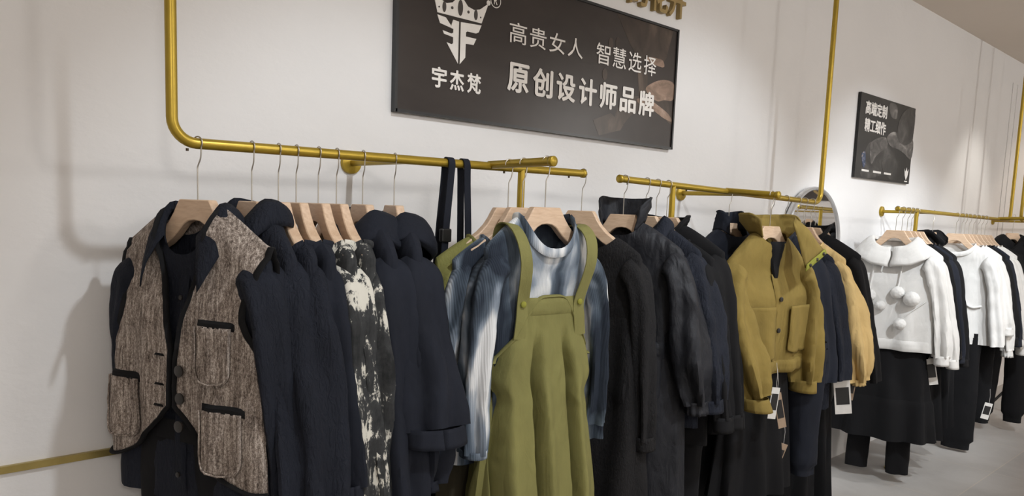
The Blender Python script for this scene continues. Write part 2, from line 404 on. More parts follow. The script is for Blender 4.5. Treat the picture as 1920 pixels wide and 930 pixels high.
# ------------------------------------------------------------------ garment builder (local frame: X width, -Y front, neck point at 0)
class G:
    def __init__(s, **k):
        s.sw, s.drop, s.cw, s.hw, s.cd, s.hd, s.L = 0.215, 0.098, 0.235, 0.255, 0.048, 0.058, 0.68
        s.neck, s.nd, s.fold, s.nf, s.seed, s.top, s.hemwave, s.wr = 0.078, 0.07, 0.014, 9.0, 0.0, 0.0, 0.01, 0.003
        s.low = 0.0; s.clamp = True
        s.__dict__.update(k)
    def W(s, z):
        q = -z
        if q <= s.drop: w = lerp(s.neck, s.sw, max(0, q / s.drop) ** 0.85)
        elif q < 0.27: w = lerp(s.sw, s.cw, sm((q - s.drop) / (0.27 - s.drop)))
        else: w = lerp(s.cw, s.hw, (q - 0.27) / max(0.01, s.L - 0.27))
        return w
    def D(s, z):
        q = -z
        if q <= s.drop: return lerp(0.05, 0.036, q / s.drop)
        if q < 0.28: return lerp(0.036, s.cd, sm((q - s.drop) / (0.28 - s.drop)))
        return lerp(s.cd, s.hd, (q - 0.28) / max(0.01, s.L - 0.28))
    def fo(s, x, side, z):
        q = -z; g = sm((q - 0.12) / 0.4)
        a = s.fold * g * (nz(x * s.nf + s.seed * 3.1, side * 5 + s.seed, z * 1.1) * 1.6 + 0.5 * sin(x * s.nf * 5.5 + s.seed + nz(x * 3, s.seed, z * 2) * 2.5))
        return a + s.wr * nz(x * 26 + s.seed, side * 7.7, z * 15) + s.wr * 0.8 * nz(x * 50, side * 3 + s.seed, z * 36)
    def fy(s, x, z):
        c = min(1.0, abs(x / s.W(z))); c2 = c ** 1.25
        return -(s.D(z) * sqrt(max(0, 1 - c2 * c2)) ** 0.7 + s.fo(x, -1, z))
    def body(s, parent, mat, name='body', rows=44, n=56, zt=None):
        b = MB(); R = []
        for i in range(rows + 1):
            t = i / rows
            row = []
            for k in range(n):
                th = 2 * pi * k / n; c, si = cos(th), sin(th)
                front = max(0, -si)
                if zt: top = zt(c, si); z = lerp(top, -s.L, t)
                else: z = lerp(-s.top, -s.L, t ** 1.15)
                w, d = s.W(z), s.D(z)
                x = w * sgp(c, 0.8); y = d * sgp(si, 0.7)
                side = -1 if si < 0 else 1
                ff = s.fo(x, side, z) * min(1, abs(si) * 2)
                y += side * ff
                x += 0.4 * s.fo(side * 0.2, c, z) * abs(c) * (1 if c > 0 else -1)
                zz = z
                if not zt and z > -0.28: zz = z - (s.nd * front ** 1.3 + 0.012 * max(0, si)) * (1 - z / -0.28)
                if t > 0.9: zz += s.hemwave * nz(x * 6, side * 2.2, s.seed) * (t - 0.9) * 10
                row.append((x, y, zz))
            R.append(row + [row[0]])
        b.grid(R, True)
        return b.build(name, mat, parent)
    def patch(s, parent, mat, name, fx, fz, off=0.008, ns=14, nt=16, back=False, sol=0.0, flat=False):
        b = MB(); R = []
        for j in range(nt + 1):
            row = []
            for i in range(ns + 1):
                u, v = i / ns, j / nt; z = fz(u, v); x = fx(u, v, z)
                e = 1.0 if flat else min(1, 6 * min(u, 1 - u, v, 1 - v) + 0.15)
                y = s.fy(x, z) - off * e
                row.append((x, -y if back else y, z))
            R.append(row)
        b.grid(R, back)
        return b.build(name, mat, parent, True, sol)
    def neckpt(s, a, dr=0.0, dz=0.0):
        c, si = cos(a), sin(a); fr = max(0, -si)
        return Vector(((s.neck + dr) * sgp(c, 0.8), (0.055 + dr) * sgp(si, 0.7), -s.nd * fr ** 1.3 - 0.012 * max(0, si) + dz))
    def crew(s, parent, mat, r=0.008, name='neckband'):
        b = MB(); n = 40; pts = [s.neckpt(2 * pi * k / n, 0.004, -0.002) for k in range(n + 1)]
        b.sweep(pts, r * 0.3, r * 1.1, ref=(0, 0, 1), n=8, caps=False); return b.build(name, mat, parent)
    def shirtcollar(s, parent, mat, stand=0.032, fall=0.06, point=0.03, gap=14, flare=0.03, name='collar'):
        b = MB(); R = []; n = 40
        for j in range(9):
            row = []
            for i in range(n + 1):
                u = -1 + 2 * i / n; a = pi / 2 + u * radians(180 - gap)
                fr = max(0, abs(u) - 0.45) / 0.55
                fl = fall + point * fr ** 1.5
                base = s.neckpt(a); out = Vector((cos(a), sin(a) * 0.9, 0))
                if j <= 3: p = base + Vector((0, 0, stand * j / 3)) + out * (0.004 * j / 3)
                else:
                    t = (j - 3) / 5; p = base + Vector((0, 0, stand + 0.006 * sin(t * pi) - fl * t)) + out * (0.006 + flare * sin(min(1, t * 1.2) * pi / 2))
                    p += Vector((0.022 * fr ** 2 * t * (1 if p.x > 0 else -1), -0.012 * fr * t, 0))
                p += Vector((nz(p.x * 20, p.y * 20, s.seed), nz(p.y * 18, p.z * 20, s.seed + 4), 0)) * 0.003
                row.append(p)
            R.append(row)
        b.grid(R); return b.build(name, mat, parent, True, 0.003)
    def standcollar(s, parent, mat, h=0.08, gap=16, lean=0.0, open_=0.02, name='collar'):
        b = MB(); R = []; n = 44
        for j in range(9):
            row = []
            for i in range(n + 1):
                u = -1 + 2 * i / n; a = pi / 2 + u * radians(180 - gap); t = j / 8
                p = s.neckpt(a); out = Vector((cos(a), sin(a), 0))
                p += out * (open_ * sin(t * 1.6)) + Vector((0, lean * t, h * t * (1 - 0.15 * abs(u) ** 3)))
                p += out * 0.007 * nz(a * 3, t * 4, s.seed) * (0.3 + t)
                row.append(p)
            R.append(row)
        b.grid(R); return b.build(name, mat, parent, True, 0.006)
    def hood(s, parent, mat, size=1.0, name='hood'):
        b = MB(); R = []; n = 48
        prof = [(0.0, 0.0), (0.004, 0.014), (0.012, 0.020), (0.032, 0.008), (0.056, -0.018), (0.078, -0.050), (0.082, -0.068), (0.066, -0.078)]
        for j in range(len(prof) * 3 - 2):
            i0 = min(j // 3, len(prof) - 2); f = j / 3 - i0
            po, pz = lerp(prof[i0][0], prof[i0 + 1][0], f), lerp(prof[i0][1], prof[i0 + 1][1], f)
            row = []
            for i in range(n + 1):
                u = -1 + 2 * i / n; a = pi / 2 + u * radians(179)
                bk = 1 + 0.9 * max(0, sin(a)) ; fr = abs(u) ** 6
                p = s.neckpt(a, -0.004); out = Vector((cos(a), sin(a), 0))
                q = p + out * po * size * (1 - 0.5 * fr) + Vector((0, 0, pz * size * bk if pz < 0 else pz * size))
                q += Vector((nz(q.x * 14, q.y * 14, q.z * 14 + s.seed), nz(q.y * 14, q.z * 14, q.x * 9 + s.seed), nz(q.z * 14, q.x * 14, s.seed))) * 0.011
                row.append(q)
            R.append(row)
        b.grid(R); return b.build(name, mat, parent, True, 0.004)
    def sleeve(s, side, parent, mat, ln=0.6, r0=0.095, r1=0.05, flat=0.5, spread=0.04, fwd=0.0, cuff=None, cmat=None, puff=0.0, wr=0.006, name='sleeve', inset=0.05):
        S = side; x0 = s.sw - inset
        if S < 0 and s.clamp: spread = min(spread, 0.0)
        P = [(S * (x0 - 0.02), 0, -s.drop - 0.036), (S * (s.sw - 0.022), 0, -s.drop - 0.072), (S * (s.sw + 0.010), -fwd * 0.1, -s.drop - 0.18),
             (S * (s.sw + 0.016 + spread * 0.4), -fwd * 0.35, -s.drop - 0.18 - (ln - 0.18) * 0.4), (S * (s.sw + 0.018 + spread * 0.8), -fwd * 0.75, -s.drop - 0.18 - (ln - 0.18) * 0.75), (S * (s.sw + 0.018 + spread), -fwd, -s.drop - ln)]
        pts = catmull(P, 10); L = len(pts); ra = []; rb = []
        for i in range(L):
            t = i / (L - 1); r = lerp(r0 * 0.86, r1, t ** 0.9) + puff * sin(min(1, max(0, (t - 0.25) / 0.75)) * pi) ** 1.0
            if t > 0.93 and puff: r = lerp(r, r1, (t - 0.93) / 0.07)
            r *= lerp(0.25, 1, sm(min(1, t * 12)))
            k = lerp(0.62, flat, sm(t * 3)); ra.append(r * k); rb.append(r * lerp(0.72, 1, sm(t * 5)))
        sd = s.seed + side * 3.3
        def jig(q, t, th, nrm):
            g = 0.25 + sin(t * pi) * 0.6 + 0.3 * t
            a = wr * g * (1.3 * nz(q.x * 7 + sd, q.y * 16, q.z * 5 + sd) + 0.7 * nz(q.x * 14, q.y * 14 + sd, q.z * 14) + 0.35 * nz(q.x * 30, q.y * 22 + sd, q.z * 34))
            a += wr * 1.5 * (0.35 + t) * sin(th * 5 + sd + 3 * nz(sd, t * 2, 1)) * sm(t * 4)
            return q + nrm * a
        b = MB(); b.sweep(pts, ra, rb, n=36, caps=False, jig=jig); o = b.build(name, mat, parent)
        e = pts[-1]; d = (pts[-1] - pts[-2]).normalized()

        if cuff:
            h = cuff[1]; cm = cmat or mat
            cb = MB(); n = 30; R = []
            for j in range(5):
                row = []
                for k in range(n + 1):
                    th = 2 * pi * k / n; rr = r1 * 1.04
                    if cuff[0] == 'gather': rr *= (0.86 + 0.10 * sin(th * 11 + sd) * (0.4 + j / 4) + 0.03 * nz(th * 3, sd, 0)) * (1 if j not in (0,) else 1.08)
                    row.append(e + d * (-0.012 + h * j / 4) + Vector((cos(th) * rr * (flat + 0.06), sin(th) * rr, 0)))
                R.append(row)
            cb.grid(R, True); c = cb.build('cuff', cm, parent, True, 0.003)
        return o
    def disc(s, parent, x, z, r=0.009, name='button', mat=None, off=0.006):
        b = MB(); y = s.fy(x, z) - off
        b.lathe([(r * 0.6, -0.003), (r, -0.002), (r, 0.002)], (x, y, z), 'y', 16); return b.build(name, mat or M['button'], parent)
    def placket(s, parent, mat, x=0.0, z0=-0.1, z1=None, w=0.032, off=0.006, name='placket'):
        z1 = -s.L + 0.01 if z1 is None else z1
        s.patch(parent, mat, name, lambda u, v, z: x + (u - 0.5) * w, lambda u, v: lerp(z0, z1, v), off, 6, 40)
    def seam(s, parent, mat, x0, x1, z0, z1, rnd, off=0.016, name='pocket_edge'):
        xm, hw = (x0 + x1) / 2, (x1 - x0) / 2; pts = []
        n = 60
        for k in range(n + 1):
            v = k / n; q = 2 * v if v <= 0.5 else 2 * (1 - v); sg = -1 if v <= 0.5 else 1
            kk = 1 if q < 1 - rnd else max(0.0, 1 - ((q - 1 + rnd) / rnd) ** 3.2) ** (1 / 2.2)
            z = lerp(z0, z1, q); x = xm + sg * hw * kk; pts.append((x, s.fy(x, z) - off, z))
        b = MB(); b.sweep(pts, 0.0022, n=6); return b.build(name, mat, parent)
    def pocket(s, parent, mat, x0, x1, z0, z1, off=0.009, rnd=0.25, slant=0.0, name='pocket', sol=0.0):
        xm, hw = (x0 + x1) / 2, (x1 - x0) / 2
        def fx(u, v, z):
            k = 1 if v < 1 - rnd else sqrt(max(0.02, 1 - 0.6 * ((v - 1 + rnd) / rnd) ** 3))
            return xm + (u - 0.5) * 2 * hw * k
        s.patch(parent, mat, name, fx, lambda u, v: lerp(z0 + slant * (u - 0.5), z1, v), off, 14, 16, sol=sol or 0.004, flat=True)

def trousers(label, loc, rz, mat, top=-0.5, L=1.45, half=0.17, dep=0.055, leg=0.075, taper=0.7, cuff=0, seed=0, group='dark trousers under the tops'):
    t = thing('trousers', label, 'trousers', loc, rz, group)
    for sd in (-1, 1):
        b = MB(); R = []; n = 28; rows = 36
        for i in range(rows + 1):
            v = i / rows; z = lerp(top, -L, v)
            cx = sd * lerp(half * 0.5, half * 0.62, v); w = lerp(half * 0.55, leg, sm(v * 1.6)) * lerp(1, taper, v); d = lerp(dep, dep * 0.9, v)
            if cuff and v > 0.93: w *= 0.8; d *= 0.85
            row = []
            for k in range(n):
                th = 2 * pi * k / n
                a = 0.006 * nz(th * 1.2 + seed, z * 5, sd * 3 + seed) + 0.006 * v * sin(th * 3 + seed) + 0.003 * nz(th * 4, z * 18, seed)
                row.append((cx + cos(th) * (w + a), sin(th) * (d + a), z + (0.006 * nz(th, seed, sd) if v == 1 else 0)))
            R.append(row + [row[0]])
        b.grid(R, True); b.build('trouser_leg', mat, t)
    b = MB(); R = []
    for j in range(3):
        R.append([(half * 1.02 * sgp(cos(2 * pi * k / 36), 0.8), dep * 1.05 * sgp(sin(2 * pi * k / 36), 0.8), top + 0.03 - 0.025 * j) for k in range(37)])
    b.grid(R, True); b.build('waistband', mat, t)
    return t
def skirt(label, loc, rz, mat, top=-0.5, L=1.2, w0=0.17, w1=0.3, d0=0.05, d1=0.12, seed=0, tier=None, name='skirt', group=None, slope=0.0):
    t = thing(name, label, 'skirt', loc, rz, group)
    def ring(z, v, k, n, ex=0.0):
        th = 2 * pi * k / n; w = lerp(w0, w1, v) + ex; d = lerp(d0, d1, v) + ex
        a = 0.02 * v * sin(th * 9 + seed + 1.5 * nz(th, z * 2, seed)) + 0.012 * v * nz(th * 5, z * 3, seed)
        return (cos(th) * (w + a), sin(th) * (d + a), z + slope * cos(th) * v)
    n = 90
    zt = tier if tier else -L
    b = MB(); R = []
    for i in range(31):
        v = i / 30; z = lerp(top, zt, v); vv = v * (zt - top) / (-L - top); R.append([ring(z, vv, k % n, n) for k in range(n + 1)])
    b.grid(R, True); b.build('skirt_panel', mat, t)
    if tier:
        b = MB(); R = []
        for i in range(13):
            v = i / 12; z = lerp(zt + 0.012, -L, v); vv = lerp((zt - top) / (-L - top), 1, v); R.append([ring(z, vv, k % n, n, 0.006 if i > 0 else 0.001) for k in range(n + 1)])
        b.grid(R, True); b.build('hem_tier', mat, t)
    return t
def at(x, y, zbar): return (x, y, zbar - 0.157)

# ------------------------------------------------------------------ clothes on the left rail
BY = -0.35
x = 0.643; z = ZA(x); RZ1 = -68
hanger((x, BY, z), RZ1, 'wooden hanger inside the collar of the shirt under the brown tweed vest')
g1 = G(seed=1.0, sw=0.222, cw=0.235, hw=0.262, L=0.69, nd=0.10, fold=0.012)
t = thing('shirt', 'dark navy crinkled shirt with an open pointed collar worn under the tweed vest', 'shirt', at(x, BY, z), RZ1, 'shirts and jackets on the left rail')
g1.body(t, M['navycrinkle']); g1.shirtcollar(t, M['navycrinkle'], stand=0.022, fall=0.072, point=0.05, gap=34)
g1.placket(t, M['navycrinkle'], 0.0, -0.13, -0.66)
for s_ in (-1, 1): g1.sleeve(s_, t, M['navycrinkle'], ln=0.62 if s_ > 0 else 0.5, r0=0.078, r1=0.055, flat=0.62, spread=0.03 if s_ > 0 else 0.0, cuff=('plain', 0.06), fwd=-0.035)
for zz in (-0.2, -0.27, -0.62): g1.disc(t, 0.0, zz, 0.006, 'button', M['button'], 0.008)
# the vest
gv = G(seed=1.0, sw=0.230, cw=0.245, hw=0.268, cd=0.060, hd=0.072, L=0.70, neck=0.085, nd=0.0, fold=0.012, drop=0.105)
t = thing('vest', 'brown herringbone tweed vest with black binding, three pockets and dark buttons', 'vest', at(x, BY, z), RZ1)
def vest_top(u): return lerp(0.012, -0.075, u ** 1.1)
def vxin(z): return lerp(0.085, 0.008, sm(max(0, -z) / 0.36) ** 0.9) if z > -0.36 else 0.008
def vxout(z):
    q = -z
    if q < 0.075: return 0.226
    if q < 0.22: return lerp(0.226, 0.190, sm((q - 0.075) / 0.145))
    if q < 0.34: return lerp(0.190, 0.242, sm((q - 0.22) / 0.12))
    return lerp(0.242, 0.262, min(1, (q - 0.34) / 0.36))
def vbot(u, sd): return lerp(-0.45, -0.625 if sd > 0 else -0.60, sin(min(1, u * 1.15) * pi / 2) ** 1.1)
def vy(x_, z_, off, u, ztop_):
    y = gv.fy(min(abs(x_), gv.W(z_) * 0.999) * (1 if x_ > 0 else -1), z_) - off
    return y * min(1, sqrt(max(0, (ztop_ - z_)) / 0.075) + 0.12)
def vpoint(sd, u, v, off):
    zt, zb = vest_top(u), vbot(u, sd); z_ = lerp(zt, zb, v)
    x_ = sd * lerp(vxin(z_), vxout(z_), u)
    return Vector((x_, vy(x_, z_, off, u, zt), z_))
for sd in (-1, 1):
    b = MB(); b.grid([[vpoint(sd, i / 26, j / 50, 0.010) for i in range(27)] for j in range(51)], sd < 0)
    p = b.build('front_panel', M['tweed'], t, True, 0.004)
    path = [vpoint(sd, 0, j / 50, 0.012) for j in range(51)] + [vpoint(sd, i / 26, 1, 0.012) for i in range(1, 27)]
    b = MB(); b.sweep(path, 0.0045, 0.009, ref=(0, 1, 0), n=8); b.build('front_binding', M['trimblack'], t)
    path = [vpoint(sd, 1, j / 50, 0.012) for j in range(0, 28)]
    path = [Vector((q.x, -q.y * 0.9, q.z)) for q in path[::-1]] + path
    b = MB(); b.sweep(path, 0.005, 0.010, ref=(1, 0, 0), n=8); b.build('armhole_binding', M['trimblack'], t)
b = MB(); R = []
for j in range(41):
    row = []
    for i in range(31):
        u = -1 + 2 * i / 30; zt = vest_top(abs(u)); z_ = lerp(zt, -0.60, j / 40); x_ = u * vxout(z_)
        row.append((x_, -vy(x_, z_, 0.008, abs(u), zt), z_))
    R.append(row)
b.grid(R, True); b.build('back_panel', M['tweed'], t, True, 0.003)
gv2 = G(**gv.__dict__); gv2.cd += 0.010; gv2.hd += 0.010; gv2.cw += 0.01; gv2.hw += 0.01
for (xa, xb, za, zb, nm) in ((0.075, 0.170, -0.255, -0.385, 'chest'), (0.095, 0.205, -0.445, -0.59, 'low'), (-0.225, -0.125, -0.405, -0.55, 'low')):
    gv2.pocket(t, M['tweed'], xa, xb, za, zb, 0.010, 0.35, 0.0, 'pocket', 0.006)
    gv2.seam(t, M['tweed'], xa, xb, za, zb, 0.35)
    gv2.patch(t, M['trimblack'], 'pocket_welt', lambda u, v, z_: lerp(xa - 0.006, xb + 0.006, u), lambda u, v: za + 0.014 - 0.022 * v, 0.013, 10, 4)
for zz in (-0.365, -0.43, -0.495): gv2.disc(t, 0.026, zz + 0.0, 0.0135, 'button', M['button'], 0.012)
for zz in (-0.335, -0.405, -0.455):
    gv2.patch(t, M['trimblack'], 'buttonhole', lambda u, v, z_: lerp(-0.06, -0.03, u), lambda u, v: zz - 0.006 * v + 0.003, 0.010, 6, 2)
trousers('black trousers below the tweed vest', at(x, BY, z), RZ1, M['black'], -0.52, 1.35, 0.18, 0.06, 0.085, 0.8, seed=2)

def top_garment(kind, label, x_, y_, z_, rz, mat, hang, g, cat='jacket', group=None, collar='shirt', sleeves=None, hang_rz=None, extra=None, ckw={}):
    if hang: hanger((x_, y_, z_), rz if hang_rz is None else hang_rz, hang)
    t = thing(kind, label, cat, at(x_, y_, z_ - g.low), rz, group)
    g.body(t, mat)
    if collar == 'shirt': g.shirtcollar(t, mat, **ckw)
    elif collar == 'stand': g.standcollar(t, mat, **ckw)
    elif collar == 'hood': g.hood(t, mat, **ckw)
    elif collar == 'crew': g.crew(t, mat, **ckw)
    for s_ in (-1, 1):
        kw = dict(sleeves or {}); 
        if s_ > 0 and 'near' in kw: kw.update(kw['near'])
        kw.pop('near', None)
        g.sleeve(s_, t, mat, **kw)
    if extra: extra(g, t, mat)
    return t
GL = 'shirts and jackets on the left rail'
def xt_placket(g, t, mat): g.placket(t, mat, 0, -0.11)
def xt_chest(g, t, mat):
    g.placket(t, mat, 0, -0.11); g.pocket(t, mat, 0.06, 0.17, -0.2, -0.33); g.patch(t, mat, 'pocket_flap', lambda u, v, z_: lerp(0.055, 0.175, u), lambda u, v: -0.185 - 0.04 * v, 0.014, 10, 5)
top_garment('shirt', 'navy crinkled shirt with collar hanging right behind the tweed vest', 0.773, BY, ZA(0.773), -87, M['navycrinkle'], 'wooden hanger of the navy shirt hanging just right of the tweed vest',
    G(seed=2.2, L=0.74, hw=0.25, sw=0.2), 'shirt', GL, 'shirt', dict(ln=0.62, r0=0.082, r1=0.066, flat=0.6, fwd=0, wr=0.008, spread=0.075, cuff=('plain', 0.06)), extra=xt_placket, ckw=dict(stand=0.034, fall=0.06, gap=26))
top_garment('blouse', 'collarless navy blouse, second dark garment right of the tweed vest', 0.842, BY, ZA(0.842), -93, M['navycrinkle'], 'wooden hanger of the collarless navy blouse, third from the left pole',
    G(seed=3.7, neck=0.152, drop=0.035, low=0.066, L=0.74, hw=0.25, sw=0.205, nd=0.09), 'blouse', GL, 'crew', dict(ln=0.60, r0=0.066, r1=0.055, flat=0.8, fwd=0.01, wr=0.008, spread=0.07, puff=0.02, cuff=('plain', 0.05)))
top_garment('blouse', 'plain navy blouse hanging directly left of the two brush stroke printed coats', 0.89, BY, ZA(0.89), -93, M['navy'], 'wooden hanger of the navy blouse left of the printed coats, fourth from the left pole',
    G(seed=4.1, neck=0.152, drop=0.035, low=0.066, L=0.74, hw=0.25, sw=0.205, nd=0.08), 'blouse', GL, 'crew', dict(ln=0.54, r0=0.056, r1=0.044, flat=0.85, fwd=-0.005, wr=0.008, spread=0.06, cuff=('plain', 0.04)))
GB = 'brush stroke printed coats'
top_garment('coat', 'black and white brush stroke printed coat, left one of the two', 0.952, BY, ZA(0.952), -94, M['brush'], 'wooden hanger of the left brush stroke printed coat',
    G(seed=5.3, neck=0.152, drop=0.035, low=0.066, L=0.86, hw=0.25, sw=0.2, nd=0.08), 'coat', GB, 'crew', dict(ln=0.66, r0=0.064, r1=0.05, flat=0.8, fwd=0, wr=0.008, spread=0.07, cuff=('plain', 0.05)))
top_garment('coat', 'black and white brush stroke printed coat, right one of the two', 1.005, BY, ZA(1.005), -94, M['brush'], 'wooden hanger of the right brush stroke printed coat',
    G(seed=9.9, neck=0.152, drop=0.035, low=0.066, L=0.86, hw=0.25, sw=0.2, nd=0.08), 'coat', GB, 'crew', dict(ln=0.65, r0=0.052, r1=0.042, flat=0.9, fwd=-0.01, wr=0.008, spread=0.07))
top_garment('jacket', 'navy jacket with a standing collar and chest pocket right of the printed coats', 1.085, BY, ZA(1.085), -98, M['navyplain'], 'wooden hanger of the navy jacket with chest pocket, right of the printed coats',
    G(seed=6.6, L=0.72, hw=0.245, cw=0.22, sw=0.198), 'jacket', GL, 'hood', dict(ln=0.61, r0=0.088, r1=0.062, flat=0.6, fwd=0.01, wr=0.008, spread=0.085, cuff=('plain', 0.055)), extra=xt_chest, ckw=dict(size=0.75))
def xt_hem(g, t, mat):
    for s_ in (1,):
        gg = G(**g.__dict__); gg.seed += 5
        gg.sw -= 0.0
        gg.sleeve(1, t, mat, ln=0.59, r0=0.065, r1=0.030, flat=0.62, spread=0.085, puff=0.03, cuff=('gather', 0.03), name='inner_sleeve', wr=0.012)
top_garment('jacket', 'navy hooded jacket with layered gathered sleeves, last dark one before the hanging strap', 1.187, BY, ZA(1.187), -104, M['navyplain'], 'wooden hanger of the navy hooded jacket nearest the hanging strap',
    G(seed=7.5, L=0.66, hw=0.245, cw=0.22, sw=0.198), 'jacket', GL, 'hood', dict(ln=0.44, r0=0.088, r1=0.08, flat=0.65, fwd=-0.01, wr=0.008, spread=0.095, cuff=('plain', 0.05)), extra=xt_hem, ckw=dict(size=0.8))
trousers('black trousers hanging below the navy jackets left of the tie-dye tops', at(1.12, BY, ZA(1.1)), -80, M['black'], -0.5, 1.3, 0.2, 0.06, 0.09, 0.85, seed=7)
trousers('black trousers hanging below the printed coats', at(0.95, BY, ZA(0.95)), -84, M['black'], -0.5, 1.3, 0.17, 0.05, 0.08, 0.85, seed=8)

# navy webbing strap looped over the rail
t = thing('shoulder_strap', 'long navy webbing strap with a slide buckle looped over the left rail', 'strap', (1.40, BY, 1.0))
zr = ZA(1.40) - 1.0
def ribbon(pts, wdir, w, th, mat, name, parent):
    b = MB(); pts = catmull(pts, 5); b.sweep(pts, w / 2, th / 2, ref=Vector(wdir), n=10) if False else None
    rows = []; wv = Vector(wdir).normalized()
    for i, p in enumerate(pts):
        tt = (pts[min(i + 1, len(pts) - 1)] - pts[max(i - 1, 0)]).normalized(); nn = tt.cross(wv).normalized()
        rows.append([p - wv * w / 2 - nn * th / 2, p + wv * w / 2 - nn * th / 2, p + wv * w / 2 + nn * th / 2, p - wv * w / 2 + nn * th / 2, p - wv * w / 2 - nn * th / 2])
    b.grid(rows); return b.build(name, mat, parent)
for sx_, dx in ((-0.022, -0.05), (0.036, 0.02)):
    ribbon([(sx_ + dx, -0.022, -0.25), (sx_ + dx * 0.55, -0.021, zr - 0.33), (sx_ + dx * 0.1, -0.0165, zr - 0.06), (sx_, -0.0158, zr), (sx_, 0, zr + 0.0158), (sx_, 0.0158, zr), (sx_ + dx * 0.1, 0.0158, zr - 0.06), (sx_ + dx * 0.5, 0.018, zr - 0.33), (sx_ + dx, 0.02, -0.25)], (1, 0.1, 0), 0.026, 0.003, M['navyplain'], 'webbing', t)
b = MB(); b.box(-0.062, -0.026, -0.030, -0.012, zr - 0.235, zr - 0.195); b.build('slide_buckle', M['blackmetal'], t, False, 0, 0.004)
skirt('dark navy pinafore skirt hanging behind the olive shirt from the strap', at(1.40, BY, ZA(1.4)), -40, M['navyplain'], -0.68, 1.25, 0.09, 0.13, 0.05, 0.08, seed=3)

# ------------------------------------------------------------------ clothes on the first cross arm
RZ = -6; CXA = 1.53; za = 1.742
top_garment('shirt', 'olive green shirt, rearmost on the left cross arm behind the tie-dye tops', CXA, -0.452, 1.739, RZ - 2, M['oliveshirt'], 'wooden hanger of the olive green shirt, rearmost on the left cross arm',
    G(seed=11, clamp=False, neck=0.13, drop=0.065, low=0.06, L=0.62, sw=0.245, cw=0.24, hw=0.26), 'shirt', None, 'crew', dict(ln=0.5, r0=0.085, r1=0.06, flat=0.6, spread=0.02))
skirt('dark olive skirt hanging low behind the olive pinafore dress', at(CXA - 0.03, -0.45, 1.739), RZ, fabric('dark_olive_cotton', (0.035, 0.030, 0.018), 0.2), -0.55, 1.3, 0.16, 0.25, 0.04, 0.06, seed=4)
top_garment('top', 'grey and white tie-dye long sleeved top, left one of the two behind the pinafore', CXA, -0.515, 1.741, RZ - 2, M['tiedye'], 'wooden hanger of the rear tie-dye top, middle one on the left cross arm',
    G(seed=12, clamp=False, neck=0.13, drop=0.065, low=0.06, L=0.66, sw=0.232, cw=0.215, hw=0.225, fold=0.01), 'top', 'tie-dye tops', 'crew', dict(ln=0.585, r0=0.078, r1=0.055, flat=0.6, spread=0.05))
hanger((CXA, -0.612, 1.744), RZ, 'wooden hanger inside the front tie-dye top, foremost on the left cross arm')
gt = G(seed=13.4, clamp=False,  L=0.66, sw=0.205, cw=0.165, hw=0.165, cd=0.030, hd=0.018, fold=0.004, nd=0.10, neck=0.092, drop=0.09)
t = thing('top', 'grey and white tie-dye top with round neck worn under the olive pinafore dress', 'top', at(CXA, -0.612, 1.744), RZ, 'tie-dye tops')
gt.body(t, M['tiedye']); gt.crew(t, M['tiedye'], 0.012)
gt.sleeve(-1, t, M['tiedye'], ln=0.565, r0=0.074, r1=0.042, flat=0.75, spread=0.02, fwd=0.03, cuff=('plain', 0.02)); gt.sleeve(1, t, M['tiedye'], ln=0.55, r0=0.07, r1=0.042, flat=0.6, spread=0.0)
# pinafore dress
gd = G(seed=14, sw=0.12, drop=0.2, cw=0.195, hw=0.30, cd=0.085, hd=0.19, L=1.12, fold=0.0, neck=0.1, wr=0.003)
_W, _D = gd.W, gd.D
gd.W = lambda z_: (lerp(0.112, 0.185, sm((-z_ - 0.22) / 0.20)) if z_ > -0.42 else lerp(0.185, 0.232, sm((-z_ - 0.42) / 0.5)))
gd.D = lambda z_: lerp(0.052, 0.14, sm((-z_ - 0.25) / 0.75))
def pleat(x_, side, z_):
    q = -z_; g = sm((q - 0.28) / 0.28)
    a = 0
    for k, px_ in enumerate((-0.135, -0.045, 0.05, 0.14)):
        xx = x_ - px_ * (1 + 0.5 * g); a -= 0.085 * g * exp(-(xx / 0.011) ** 2)
        a += 0.020 * g * exp(-((xx - 0.03) / 0.026) ** 2)
    return a + 0.006 * nz(x_ * 12, side * 3, z_ * 4) + 0.003 * nz(x_ * 30, side, z_ * 24)
gd.fo = pleat
t = thing('pinafore_dress', 'olive green pinafore dress with buttoned shoulder straps over a tie-dye top', 'dress', at(CXA, -0.612, 1.744), RZ)
def ztd(c, si): return -0.225 - 0.185 * sm(abs(c) ** 2.2 * 1.15)
gd.body(t, M['pinafore'], 'dress_body', 80, 300, ztd)
edge = []
for k in range(61):
    th = 2 * pi * k / 60; c, si = cos(th), sin(th); zt = ztd(c, si); w_, d_ = gd.W(zt), gd.D(zt); sd_ = -1 if si < 0 else 1
    edge.append((w_ * sgp(c, .8), d_ * sgp(si, .7) + sd_ * gd.fo(w_ * sgp(c, .8), sd_, zt) * min(1, abs(si) * 2), zt))
b = MB(); b.sweep(edge, 0.0035, 0.007, n=8, ref=(0, 1, 0.3), caps=False); b.build('top_hem', M['pinafore'], t)
for s_ in (-1, 1):
    xb = s_ * 0.100
    fyb = gd.fy(xb, -0.26)
    pts = [(xb + s_ * 0.012, fyb - 0.012, -0.345), (xb + s_ * 0.006, fyb - 0.012, -0.29), (xb + s_ * 0.004, fyb - 0.012, -0.24), (s_ * 0.118, -0.078, -0.13), (s_ * 0.128, -0.058, -0.055), (s_ * 0.128, 0.0, -0.022), (s_ * 0.122, 0.055, -0.06), (s_ * 0.10, 0.085, -0.24)]
    ribbon(pts, (1, 0, 0.12 * s_), 0.040, 0.0035, M['pinafore'], 'shoulder_strap', t)
    b = MB(); b.lathe([(0.006, -0.004), (0.009, -0.002), (0.009, 0.002)], (xb + s_ * 0.004, fyb - 0.0155, -0.245), 'y', 16); b.build('button', M['khakiedge'], t)
